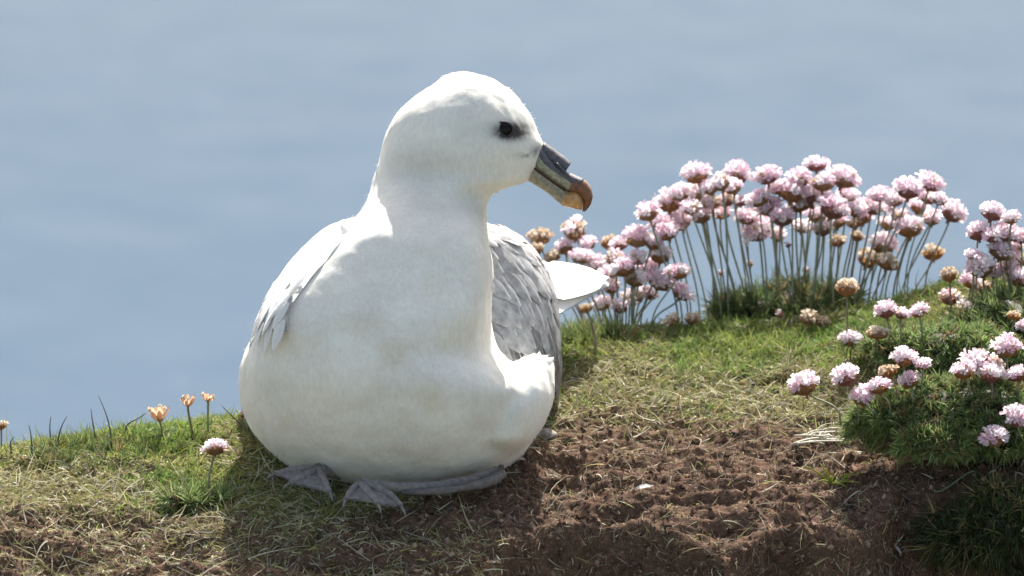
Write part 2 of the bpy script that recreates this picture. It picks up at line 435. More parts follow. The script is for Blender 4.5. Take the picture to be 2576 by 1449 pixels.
# ------------------------------------------------------------------ thrift cushions
M_cush = leafy("thrift_leaf", None, .35, .5)
def cushion(c, rad, n_ros, leafL, label, dark=1.0, per=13, up=.25, group="thrift cushions", straw=.08, name="thrift_cushion"):
    c = np.array(c, float); rad = np.array(rad, float)
    lobes = [(c, rad)]
    for k in range(6):
        a_ = 2 * math.pi * (k + random.random() * .8) / 6; q_ = random.uniform(.55, .8)
        lobes.append((c + rad * np.array([math.cos(a_) * q_, math.sin(a_) * q_, random.uniform(-.25, .25)]), rad * random.uniform(.34, .52)))
    VV, FF, CC, off = [], [], [], 0
    for (lc, lr) in lobes:
        nu, nv = 32, 16
        th, ph = np.meshgrid(np.linspace(0, 2 * np.pi, nu, endpoint=False), np.linspace(-.5 * np.pi, .5 * np.pi, nv))
        u = np.stack([np.cos(ph) * np.cos(th), np.cos(ph) * np.sin(th), np.sin(ph)], -1).reshape(-1, 3)
        bumpy = lambda u: 1 + .34 * fbm(u * 2.3 + lc * 60, 3, 5)[:, None]
        i = np.arange(nu * nv).reshape(nv, nu); j = np.roll(i, -1, 1)
        VV.append(lc + u * lr * (.62 if rad[2] > .012 else .45) * bumpy(u)); FF.append(np.stack([i[:-1].ravel(), j[:-1].ravel(), j[1:].ravel(), i[1:].ravel()], 1) + off); CC.append(np.tile(np.array([.045, .04, .022]), (len(u), 1))); off += len(u)
        nr = int(n_ros * (.55 if lc is c else .16))
        q = unit(rng.normal(size=(nr * 3, 3))); q = q[(q[:, 2] > -.55)][:nr]; n = len(q)
        pos = lc + q * lr * .86 * bumpy(q); no = unit(q / lr)
        b = np.repeat(pos, per, 0); nn = np.repeat(no, per, 0); N = len(b)
        d = unit(nn * .7 + rng.normal(size=(N, 3)) * .6 + np.array([0, 0, up]))
        bend = rng.normal(size=(N, 3)) * .2 + np.array([0, 0, -.14])
        L = np.repeat(rng.uniform(.65, 1.3, n), per) * leafL * rng.uniform(.5, 1.25, N); W = rng.uniform(.0007, .0013, N)
        v, f = ribbons(b - nn * .002, d, bend, L, W)
        tone = np.repeat(np.clip(1 + .28 * rng.normal(size=n), .5, 1.7), per)[:, None]
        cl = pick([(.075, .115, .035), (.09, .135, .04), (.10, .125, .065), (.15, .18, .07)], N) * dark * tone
        dry = np.repeat(rng.random(n) < straw, per) | (rng.random(N) < straw * .6)
        cl[dry] = pick([(.30, .24, .12), (.2, .13, .06)], int(dry.sum()))
        VV.append(v); FF.append(f + off); CC.append(np.repeat(cl, 8, 0)); off += len(v)
    me = mesh_np(name, np.concatenate(VV), FF, np.concatenate(CC), M_cush)
    me.transform(Matrix.Translation(-V(c)))
    o = link(name, me, None, label, "plant", group); o.location = V(c)
    return o
def cpx(X, Y, wd): return P(X, Y, wd)
CUSH = [
    cushion(cpx(1985, 785, .33), (.050, .035, .020), 420, .013, "dark green leafy cushion at the foot of the tall thrift clump", 1.1, up=.35),
    cushion(cpx(1490, 862, .27), (.026, .018, .009), 110, .013, "small bright green grassy tuft below the bird's white tail", 1.5, up=.8),
    cushion(cpx(2395, 895, .09), (.052, .035, .024), 1500, .0058, "grey green cushion of thrift leaves second from the front at right", 2.0, up=.15),
    cushion(cpx(2440, 1066, -.02), (.068, .044, .034), 2600, .0066, "large bulging cushion overhanging the peat bank at right", 1.9, straw=.12, up=.1),
    cushion(cpx(2560, 800, .16), (.042, .03, .018), 300, .010, "green cushion under the flowers at the far right edge", 1.4, up=.4),
    cushion(cpx(2230, 852, .15), (.030, .025, .007), 150, .008, "low grey green tuft beneath the withered heads at right", 1.4, up=.4),
    cushion(cpx(250, 1146, .05), (.045, .028, .007), 110, .012, "spiky dark tuft on the skyline at far left", 1.2, up=.5),
    cushion(cpx(505, 1252, -.035), (.024, .018, .005), 90, .010, "bright green tuft around the lone pink flower at left", 1.8, up=.4),
    cushion(cpx(2570, 1350, -.06), (.060, .030, .036), 800, .011, "dark shaded foliage hanging below the large cushion", .55, up=-.3),  # leaf tint darkened, shade under the cushion put into the colour
]
CB = [BVHTree.FromObject(o_, bpy.context.evaluated_depsgraph_get()) for o_ in CUSH]

# ------------------------------------------------------------------ the fulmar
def loft_fn(rows, expo=2.15, taper=0.0):
    A = np.array(rows, float); A = A[np.argsort(A[:, 0])]
    yk = A[:, 0]
    def pch(col, y):
        h = np.diff(yk); dl = np.diff(col) / h
        m = np.zeros(len(yk)); m[1:-1] = np.where(dl[:-1] * dl[1:] > 0, 2 * dl[:-1] * dl[1:] / (dl[:-1] + dl[1:] + 1e-12), 0); m[0] = dl[0]; m[-1] = dl[-1]
        k = np.clip(np.searchsorted(yk, y) - 1, 0, len(yk) - 2); t = (y - yk[k]) / h[k]
        return ((1 + 2 * t) * (1 - t) ** 2) * col[k] + t * (1 - t) ** 2 * h[k] * m[k] + t * t * (3 - 2 * t) * col[k + 1] + t * t * (t - 1) * h[k] * m[k + 1]
    def f(y, a):
        y = np.asarray(y, float); a = np.asarray(a, float)
        L, Rr, wf, wb = (pch(A[:, c], y) for c in (1, 2, 3, 4))
        c = np.cos(a); s = np.sin(a)
        ex = expo(y) if callable(expo) else expo
        ce = np.sign(c) * np.abs(c) ** (2 / ex); se = np.sign(s) * np.abs(s) ** (2 / ex)
        tp = 1 - taper * np.clip(c, 0, 1) ** 2
        return P((L + Rr) / 2 + (Rr - L) / 2 * ce, y, (wf + wb) / 2 + (wb - wf) / 2 * se * tp)
    f.y0, f.y1 = yk[0], yk[-1]
    return f

def loft_mesh(f, ny_=48, na=64):
    ys = np.linspace(f.y0, f.y1, ny_); an = np.linspace(0, 2 * np.pi, na, endpoint=False)
    yy, aa = np.meshgrid(ys, an, indexing='ij'); v = f(yy.ravel(), aa.ravel())
    i = np.arange(ny_ * na).reshape(ny_, na); j = np.roll(i, -1, 1)
    fa = np.stack([i[:-1].ravel(), j[:-1].ravel(), j[1:].ravel(), i[1:].ravel()], 1)
    v = np.concatenate([v, [v[:na].mean(0)], [v[-na:].mean(0)]]); n = len(v)
    t0 = np.stack([np.full(na, n - 2), j[0], i[0]], 1); t1 = np.stack([np.full(na, n - 1), i[-1], j[-1]], 1)
    return v, [fa, np.concatenate([t0, t1])]

BREAST = loft_fn([(1226, 960, 1070, -.030, .03), (1220, 880, 1140, -.036, .05), (1200, 780, 1225, -.046, .07), (1165, 715, 1295, -.059, .09),
    (1110, 655, 1340, -.073, .10), (1050, 617, 1368, -.083, .11), (990, 601, 1378, -.089, .11), (955, 600, 1345, -.091, .11), (930, 603, 1312, -.091, .11), (905, 610, 1278, -.090, .105), (880, 620, 1255, -.089, .10),
    (850, 636, 1243, -.087, .09), (826, 652, 1238, -.085, .085), (800, 670, 1236, -.083, .08), (770, 692, 1236, -.080, .075), (700, 748, 1240, -.073, .065),
    (650, 796, 1237, -.068, .06), (600, 850, 1226, -.062, .058), (560, 888, 1222, -.054, .055), (520, 915, 1218, -.045, .048), (470, 955, 1195, -.018, .035)], lambda y: 2.25 + 2.0 * sstep(510, 590, y) * sstep(900, 740, y))
HEAD = loft_fn([(181, 1148, 1186, .001, .013), (187, 1122, 1216, -.007, .021), (210, 1090, 1262, -.016, .030), (245, 1040, 1302, -.024, .037), (285, 997, 1332, -.029, .042),
    (330, 974, 1353, -.032, .045), (372, 961, 1370, -.033, .046), (405, 953, 1364, -.033, .046), (435, 943, 1350, -.032, .046), (455, 938, 1332, -.034, .046),
    (466, 935, 1300, -.036, .046), (478, 931, 1262, -.038, .046), (494, 926, 1238, -.041, .046), (515, 918, 1224, -.045, .047), (545, 900, 1223, -.051, .05), (580, 872, 1218, -.055, .052), (620, 860, 1200, -.04, .045)], lambda y: 2.15 + 1.6 * sstep(480, 560, y), .32)
MANTLE = loft_fn([(538, 960, 1190, .05, .09), (556, 872, 1222, .035, .12), (575, 852, 1254, .03, .14), (600, 812, 1298, .025, .165), (650, 756, 1342, .02, .19),
    (720, 708, 1376, .012, .215), (780, 676, 1390, .006, .23), (860, 642, 1397, 0, .24), (930, 614, 1399, 0, .24), (1000, 615, 1388, 0, .235),
    (1080, 645, 1355, 0, .22), (1150, 722, 1285, .02, .18), (1190, 850, 1200, .05, .13)], 2.25)
FLANK = loft_fn([(893, 1338, 1366, -.010, .012), (902, 1312, 1386, -.020, .025), (925, 1285, 1396, -.034, .035), (985, 1220, 1396, -.054, .045), (1040, 1160, 1381, -.062, .045), (1100, 1180, 1345, -.06, .04), (1150, 1200, 1290, -.03, .03)], 2.2)

def white_plumage():
    m, t, o = nodes("white_plumage")
    p = t.nodes.new("ShaderNodeBsdfPrincipled"); p.inputs["Roughness"].default_value = .85; p.inputs["Specular IOR Level"].default_value = .15
    p.inputs["Sheen Weight"].default_value = .25; p.inputs["Sheen Roughness"].default_value = .5
    c = attr(t)
    c = mixc(t, 1.0, c, ramp(t, nz(t, 26, 4, .6), [(.3, (.88, .88, .87)), (.7, (1.05, 1.05, 1.04))]), 'MULTIPLY')
    c = mixc(t, 1.0, c, ramp(t, nz(t, 330, 4, .7, stretch=(1.5, 1.5, .55)), [(.3, (.90, .90, .895)), (.7, (1.06, 1.06, 1.055))]), 'MULTIPLY')
    t.links.new(c, p.inputs["Base Color"])
    t.links.new(bump(t, nz(t, 90, 6, .65, stretch=(1.6, 1.6, .7)), .16, .003), p.inputs["Normal"])
    t.links.new(p.outputs[0], o.inputs[0]); return m
M_white = white_plumage()
M_down = leafy("down", None, .3, .8, spec=.1)
M_grey = leafy("grey_feather", None, .12, .5, spec=.35)

bird = empty("fulmar", P(1080, 1226, 0.0), "white and grey fulmar resting on the grassy cliff edge with its head turned sideways", "bird")
BASEB = V(P(1080, 1226, 0.0))
def bpart(name, me, parent=None):
    """mesh given in world space, stored relative to the bird's base"""
    me.transform(Matrix.Translation(-BASEB))
    return link(name, me, parent or bird)

def build_body():
    vs_, fs_ = [], []; off = 0
    rump = [tube(np.array([P(1130, 850, .16), P(1220, 800, .19), P(1300, 760, .205), P(1352, 742, .212), P(1388, 736, .215)]), np.array([.060, .056, .044, .030, .018]), 24)]
    for f in (BREAST, HEAD, MANTLE, FLANK, None):
        v, fl = loft_mesh(f) if f else rump[0]
        vs_.append(v); fs_ += [a + off for a in fl]; off += len(v)
    me = mesh_np("tmp", np.concatenate(vs_), fs_)
    ob = bpy.data.objects.new("tmp", me); COL.objects.link(ob)
    r = ob.modifiers.new("r", 'REMESH'); r.mode = 'VOXEL'; r.voxel_size = .0019
    s = ob.modifiers.new("s", 'SMOOTH'); s.factor = .5; s.iterations = 14
    dg = bpy.context.evaluated_depsgraph_get()
    m2 = bpy.data.meshes.new_from_object(ob.evaluated_get(dg)); m2.name = "body"
    bpy.data.objects.remove(ob); bpy.data.meshes.remove(me)
    n = len(m2.vertices); v = np.zeros(n * 3, np.float32); m2.vertices.foreach_get("co", v); v = v.reshape(-1, 3).astype(float)
    nn = np.zeros(n * 3, np.float32); m2.vertices.foreach_get("normal", nn); nn = nn.reshape(-1, 3).astype(float)
    # soft unevenness of the feather coat
    soft = fbm(v * np.array([60, 60, 45]), 3, 90) * .0011 + fbm(v * np.array([170, 170, 75]), 2, 95) * .0004
    v2 = v + nn * soft[:, None]
    m2.vertices.foreach_set("co", v2.astype(np.float32).ravel())
    X, Y, wd = PX(v)
    white = np.array([.79, .77, .715]); grey = np.array([.40, .41, .43]); smud = np.array([.035, .032, .032]); stain = np.array([.62, .53, .38])
    c = np.tile(white, (n, 1))
    st = .8 * sstep(-.15, .5, fbm(v * np.array([42, 42, 60]), 4, 120, .5)) * (.45 * np.exp(-((X - 1000) / 190) ** 2 - ((Y - 900) / 130) ** 2) + .4 * np.exp(-((X - 1130) / 220) ** 2 - ((Y - 1130) / 90) ** 2) + .15)
    c = c * (1 - st[:, None]) + stain * st[:, None]
    dull = .26 * np.exp(-((X - 1075) / 120) ** 2 - ((Y - 410) / 60) ** 2) + .22 * np.exp(-((X - 1150) / 130) ** 2 - ((Y - 520) / 40) ** 2) + .16 * np.exp(-((X - 1215) / 40) ** 2 - ((Y - 720) / 120) ** 2)
    dull = dull * np.clip(.8 + 1.1 * fbm(v * np.array([55, 55, 90]), 3, 143), 0, 1.6)
    c = c * (1 - dull[:, None]) + np.array([.40, .38, .33]) * dull[:, None]
    g = sstep(.035, .06, wd) * sstep(545, 570, Y) * sstep(960, 900, Y)
    g = g * (Y > 545); c = c * (1 - g[:, None]) + grey * g[:, None]
    e = 1.25 * np.exp(-(((X - 1286) / 46) ** 2 + ((Y - 330) / 23) ** 2) ** 1.4) * (wd < .005)
    e = np.clip(e * (1.1 + .5 * fbm(v * 500, 2, 131)), 0, 1)
    e2 = .22 * np.exp(-((X - 1265) / 85) ** 2 - ((Y - 315) / 45) ** 2) * (wd < .01)
    c = c * (1 - e2[:, None]) + np.array([.3, .3, .3]) * e2[:, None]
    c = c * (1 - e[:, None]) + smud * e[:, None]
    lo = .75 * np.exp(-((X - 1352) / 16) ** 2 - ((Y - 380) / 14) ** 2) + .6 * np.exp(-((X - 1318) / 18) ** 2 - ((Y - 392) / 5) ** 2) + .6 * np.exp(-((X - 1338) / 7) ** 2 - ((Y - 440) / 12) ** 2)
    lo = np.clip(lo * (1 + .9 * fbm(v * 420, 2, 137)), 0, 1)
    c = c * (1 - lo[:, None]) + np.array([.10, .10, .115]) * lo[:, None]
    cc = np.ones((n, 4), np.float32); cc[:, :3] = c
    at = m2.color_attributes.new("tint", 'FLOAT_COLOR', 'POINT'); at.data.foreach_set("color", cc.ravel())
    m2.materials.clear(); m2.materials.append(M_white)
    m2.polygons.foreach_set("use_smooth", np.ones(len(m2.polygons), bool))
    m2.update()
    return m2, v2, nn, c, g
BM, BVv, BN, BC, BG = build_body()
bpoly = [tuple(p.vertices) for p in BM.polygons]
BB = BVHTree.FromPolygons([tuple(x) for x in BVv], bpoly)
body = bpart("body", BM)

def fuzz():
    n = 20000
    k = rng.integers(0, len(BVv), n * 5)
    k = k[(BG[k] < .3) & (BC[k][:, 0] > .5) & (BN[k] @ -FWD < .35)][:n]; n = len(k)
    b, nn = BVv[k], BN[k]
    X, Y, wd = PX(b)
    flow = np.where((Y < 520)[:, None], np.array([-.75, .25, -.6]), np.array([0, .25, -1.0]))
    tdir = unit(flow - nn * (flow * nn).sum(1)[:, None] + rng.normal(size=(n, 3)) * .22)
    L = rng.uniform(.0025, .0048, n) * np.where(Y < 480, .8, 1); W = rng.uniform(.0003, .0007, n)
    v, f = ribbons(b - nn * .0003, unit(tdir + nn * rng.uniform(.02, .16, (n, 1))), -nn * .05, L, W, 3, side=nn)
    c = BC[k] * rng.uniform(.94, 1.04, (n, 1))
    o = bpart("down", mesh_np("down", v, f, np.repeat(c, 6, 0), M_down), body); o["kind"] = "stuff"
fuzz()

def sections(secs, wc=.004, na=20, expo=2.2, sub=5, ):
    """loft through profile sections ((top X,Y),(bottom X,Y),half width)"""
    A = np.array([[*a, *b, h] for a, b, h in secs], float)
    t = np.arange(len(A)); tt = np.linspace(0, len(A) - 1, (len(A) - 1) * sub + 1)
    B = np.stack([np.interp(tt, t, A[:, c]) for c in range(5)], 1)
    for _ in range(2):
        B[1:-1] = .25 * B[:-2] + .5 * B[1:-1] + .25 * B[2:]
    a = np.linspace(0, 2 * np.pi, na, endpoint=False); c, s = np.cos(a), np.sin(a)
    c = np.sign(c) * np.abs(c) ** (2 / expo); s = np.sign(s) * np.abs(s) ** (2 / expo)
    v = []
    for tx, ty, bx, by, h in B:
        X = (tx + bx) / 2 + (tx - bx) / 2 * c; Y = (ty + by) / 2 + (ty - by) / 2 * c
        v.append(P(X, Y, wc + h * s))
    n = len(v); v = np.concatenate(v)
    i = np.arange(n * na).reshape(n, na); j = np.roll(i, -1, 1)
    f = [np.stack([i[:-1].ravel(), j[:-1].ravel(), j[1:].ravel(), i[1:].ravel()], 1)]
    v = np.concatenate([v, [v[:na].mean(0)], [v[-na:].mean(0)]]); m_ = len(v)
    f.append(np.concatenate([np.stack([np.full(na, m_ - 2), j[0], i[0]], 1), np.stack([np.full(na, m_ - 1), i[-1], j[-1]], 1)]))
    return v, f

def beak():
    hornA = solid("horn_greenish", (.27, .265, .185), .45, .4, .55, 380, .6)
    hornD = solid("horn_dark", (.085, .082, .095), .5, .4, .45, 500, .5)
    hornO = solid("horn_amber", (.17, .07, .035), .4, .4, .5, 300, .3)
    hornY = solid("horn_yellow", (.44, .24, .09), .35, .5, .45, 300, .3)
    hornL = solid("horn_olive", (.25, .22, .15), .5, .4, .5, 380, .5)
    crack = solid("gape_line", (.07, .025, .02), .6, .2)
    v, f = sections([((1358, 366), (1300, 384), .0066), ((1382, 404), (1345, 424), .0082), ((1406, 427), (1374, 446), .0080), ((1434, 442), (1404, 467), .0070), ((1452, 452), (1428, 482), .0062)])
    up = bpart("beak", mesh_np("beak", v, f, None, hornA))
    def sub(name, secs, mat, **k):
        v, f = sections(secs, **k); return bpart(name, mesh_np(name, v, f, None, mat), up)
    sub("culmen_plate", [((1362, 364), (1330, 380), .0062), ((1388, 402), (1362, 418), .0087), ((1410, 425), (1392, 438), .0080), ((1442, 438), (1420, 460), .0071), ((1470, 451), (1446, 478), .0066)], hornD)
    sub("nostril_tube", [((1368, 357), (1358, 384), .0045), ((1388, 370), (1372, 402), .0056), ((1406, 384), (1388, 418), .0058), ((1422, 395), (1404, 430), .0062), ((1437, 410), (1420, 436), .0058)], hornD, sub=4)
    sub("bill_hook", [((1440, 438), (1424, 478), .0060), ((1458, 445), (1434, 486), .0072), ((1476, 456), (1448, 492), .0068), ((1488, 473), (1461, 500), .0058), ((1492, 494), (1468, 508), .0046), ((1487, 514), (1467, 518), .0032), ((1473, 532), (1464, 532), .0012)], hornO)
    sub("lower_mandible", [((1300, 382), (1310, 445), .0058), ((1352, 418), (1350, 468), .0080), ((1380, 440), (1378, 486), .0072), ((1408, 460), (1400, 505), .0064), ((1430, 478), (1416, 518), .0056)], hornL)
    sub("lower_bill_tip", [((1418, 484), (1412, 517), .0054), ((1434, 480), (1428, 521), .0078), ((1450, 480), (1444, 525), .0080), ((1462, 490), (1456, 528), .0062), ((1470, 508), (1463, 528), .003)], hornY)
    # dark gape line and groove run along the flanks of the bill
    for nm, pl, r in (("gape_line", [(1318, 394), (1345, 425), (1374, 447), (1404, 468), (1428, 484)], .0007), ("bill_groove", [(1400, 410), (1420, 430), (1440, 452), (1455, 472)], .0006)):
        q = []
        bv = BVHTree.FromPolygons([tuple(x) for x in allv], allf)
        A = np.array(pl, float); tt = np.linspace(0, len(A) - 1, 18)
        for x_, y_ in zip(np.interp(tt, range(len(A)), A[:, 0]), np.interp(tt, range(len(A)), A[:, 1])):
            h, _ = ray(bv, x_, y_)
            if h is not None: q.append(h)
        v, f = tube(q, r, 6); bpart(nm, mesh_np(nm, v, f, None, crack if nm == "gape_line" else hornD), up)
# surface the fine lines are laid on
_v1, _f1 = sections([((1358, 366), (1300, 384), .0066), ((1382, 404), (1345, 424), .0082), ((1406, 427), (1374, 446), .0080), ((1434, 442), (1404, 467), .0070), ((1452, 452), (1428, 482), .0062)])
_v2, _f2 = sections([((1366, 358), (1330, 378), .0062), ((1396, 392), (1366, 414), .0086), ((1420, 416), (1400, 431), .0076), ((1444, 436), (1424, 455), .0068), ((1462, 450), (1440, 474), .0056)])
_v3, _f3 = sections([((1300, 382), (1310, 445), .0058), ((1352, 418), (1350, 468), .0080), ((1380, 440), (1378, 486), .0072), ((1408, 460), (1400, 505), .0064), ((1430, 478), (1416, 518), .0056)])
allv = np.concatenate([_v1, _v2, _v3]); allf = []; _o = 0
for _v, _f in ((_v1, _f1), (_v2, _f2), (_v3, _f3)):
    for a_ in _f: allf += [tuple(x) for x in (a_ + _o).tolist()]
    _o += len(_v)
beak()

def uvball(c, rad, nu=20, nv=12):
    th, ph = np.meshgrid(np.linspace(0, 2 * np.pi, nu, endpoint=False), np.linspace(-.5 * np.pi, .5 * np.pi, nv))
    v = np.stack([np.cos(ph) * np.cos(th), np.cos(ph) * np.sin(th), np.sin(ph)], -1).reshape(-1, 3) * np.array(rad) + np.array(c)
    i = np.arange(nu * nv).reshape(nv, nu); j = np.roll(i, -1, 1)
    return v, np.stack([i[:-1].ravel(), j[:-1].ravel(), j[1:].ravel(), i[1:].ravel()], 1)

def eyes():
    M = solid("eye_black", (.008, .007, .007), .22, .15, .1)
    lid = solid("eyelid", (.05, .045, .045), .7, .2)
    h, n_ = ray(BB, 1266, 326)
    dv = h - CAM; wd = dv @ FWD - D
    v, f = uvball(h + FWD * .0030, (.0062, .0046, .0047))
    e = bpart("eye", mesh_np("eye", v, f, None, M))
    a = np.linspace(0, 2 * np.pi, 25)
    pts = h + FWD * .0008 + np.outer(np.cos(a), RT) * .0062 + np.outer(np.sin(a), UP) * .0047
    v, f = tube(pts, .0009, 6, False); bpart("eyelid", mesh_np("eyelid", v, f, None, lid), e)
    # far eye, on the other side of the head
    h2 = BB.ray_cast(V(h + FWD * .3), V(-FWD))[0]
    v, f = uvball(np.array(h2) - FWD * .003, (.0054, .0046, .0043)); bpart("eye", mesh_np("eye", v, f, None, M))
eyes()

# wings: a shell over the flank with rows of covert feathers
def feather_mesh(name, L, W, col, edge_col, tipw=.55):
    K = 7; v, c = [], []
    for k in range(K):
        t_ = k / (K - 1); hw = W * .5 * (math.sin(math.pi * min(1, .12 + t_ * .80)) ** .7) * (1 if t_ < .7 else 1 - (t_ - .7) / .3 * .55)
        for s in (-1, -.45, 0, .45, 1):
            v.append((L * t_, hw * s, .0007 * (1 - s * s) - .0030 * t_ * t_)); e = max(abs(s) ** 3, t_ ** 5)
            c.append([a * (1 - e) + b * e for a, b in zip(col, edge_col)])
    f = [(k * 5 + j, k * 5 + j + 1, k * 5 + j + 6, k * 5 + j + 5) for k in range(K - 1) for j in range(4)]
    return mesh_np(name, np.array(v), np.array(f), np.array(c), M_grey)
FEA = [feather_mesh("feather", .030, .0125, c_, e_) for c_, e_ in (((.34, .34, .355), (.46, .46, .46)), ((.19, .19, .20), (.34, .34, .35)), ((.42, .425, .43), (.54, .54, .54)), ((.13, .13, .14), (.28, .28, .29)), ((.72, .72, .715), (.78, .78, .775)))]  # last pair: left wing's pale grey whitened to read as sunlit

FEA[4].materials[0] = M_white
def wing(side):
    nyr, nac = 26, 30
    y0, y1 = (572, 960) if side > 0 else (572, 850)
    a0, a1 = (-1.15, 1.25)
    ys = np.linspace(y0, y1, nyr); an = np.linspace(a0, a1, nac)
    yy, aa = np.meshgrid(ys, an, indexing='ij')
    A = aa if side > 0 else np.pi - aa
    p0 = MANTLE(yy.ravel(), A.ravel()); e = 1e-2
    du = MANTLE(yy.ravel(), A.ravel() + e) - p0; dy = MANTLE(yy.ravel() + .5, A.ravel()) - p0
    n_ = unit(np.cross(du, dy)); ctr = P(1020, 800, .12)
    n_ *= np.sign(((p0 - ctr) * n_).sum(1))[:, None]
    ring = np.minimum(np.minimum(np.arange(nyr)[:, None], nyr - 1 - np.arange(nyr)[:, None]) / 3.0, np.minimum(np.arange(nac)[None], nac - 1 - np.arange(nac)[None]) / 3.0).clip(0, 1).ravel()
    v1 = p0 + n_ * (.0004 + .0026 * ring)[:, None]; v0 = p0 - n_ * .002
    i = np.arange(nyr * nac).reshape(nyr, nac)
    f = np.stack([i[:-1, :-1].ravel(), i[:-1, 1:].ravel(), i[1:, 1:].ravel(), i[1:, :-1].ravel()], 1)
    col = np.tile([.38, .39, .41] if side > 0 else [.70, .70, .70], (len(v1), 1))  # left tint near white, sunlight put into the colour
    me = mesh_np("wing", v1, f, col, M_grey)
    wg = bpart("wing", me)
    rows = 16
    for r in range(rows):
        cols = 17
        for cidx in range(cols):
            fy = (r + .5 * (cidx % 2) + random.uniform(-.12, .12)) / rows
            a = a0 + (a1 - a0) * (cidx + .3 * random.random()) / cols
            y_ = y0 + 4 + (y1 - y0 - 18) * min(fy, 1)
            ang = a if side > 0 else np.pi - a
            q = MANTLE(np.array([y_]), np.array([ang]))[0]
            da = MANTLE(np.array([y_]), np.array([ang + .01 * side]))[0] - q; dY = MANTLE(np.array([y_ + 1.0]), np.array([ang]))[0] - q
            no = unit(np.cross(da, dY)); no = no * np.sign(((q - ctr) * no).sum())
            t_ = unit(unit(da) * 1.0 + unit(dY) * (.95 + random.uniform(-.22, .22)) + no * .05)
            b_ = unit(np.cross(no, t_)); n2_ = np.cross(t_, b_)
            dark = (fy > .72) or (a > .3 and fy > .45)
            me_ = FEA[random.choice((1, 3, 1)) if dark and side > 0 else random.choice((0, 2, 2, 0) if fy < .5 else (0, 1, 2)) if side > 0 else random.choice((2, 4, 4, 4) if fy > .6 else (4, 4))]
            sc = random.uniform(.72, 1.0)
            o = bpy.data.objects.new("feather", me_); COL.objects.link(o); o.parent = wg
            q = q + no * (.0026 + .0004 * (r % 3))
            Mx = Matrix((( t_[0] * sc, b_[0] * sc, n2_[0] * sc, q[0] - BASEB[0]), (t_[1] * sc, b_[1] * sc, n2_[1] * sc, q[1] - BASEB[1]), (t_[2] * sc, b_[2] * sc, n2_[2] * sc, q[2] - BASEB[2]), (0, 0, 0, 1)))
            o.matrix_local = Mx
    return wg
WR = wing(1)
LI = np.array([(884, 574, -.020), (856, 610, -.034), (812, 660, -.047), (776, 704, -.055), (740, 755, -.060), (726, 790, -.063), (722, 834, -.066)], float)
for k_ in range(len(LI)):       # the leading edge lies on the breast feathers
    h_, _n = ray(BB, LI[k_, 0], LI[k_, 1])
    if h_ is not None: LI[k_, 2] = PX(h_)[2] - .0035
LO = np.array([(876, 562, .030), (812, 594, .020), (752, 652, .010), (704, 715, .0), (674, 770, -.006), (660, 805, -.010), (648, 838, -.014)], float)
LK = np.array([(905, 545, .12), (850, 572, .16), (800, 630, .19), (760, 700, .21), (735, 770, .22), (728, 830, .22), (728, 890, .22)], float)
def left_wing_pt(u, t):
    """u: 0 leading edge, .45 outline, 1 back; t: 0 shoulder, 1 lower edge"""
    x = np.clip(t, 0, 1) * 6
    def c(A): return np.array([np.interp(x, range(7), A[:, k]) for k in range(3)])
    a_, o_, k_ = c(LI), c(LO), c(LK); m = .45
    l0 = (u - m) * (u - 1) / m; l1 = u * (u - 1) / (m * (m - 1)); l2 = u * (u - m) / (1 - m)
    return P(*(a_ * l0 + o_ * l1 + k_ * l2))
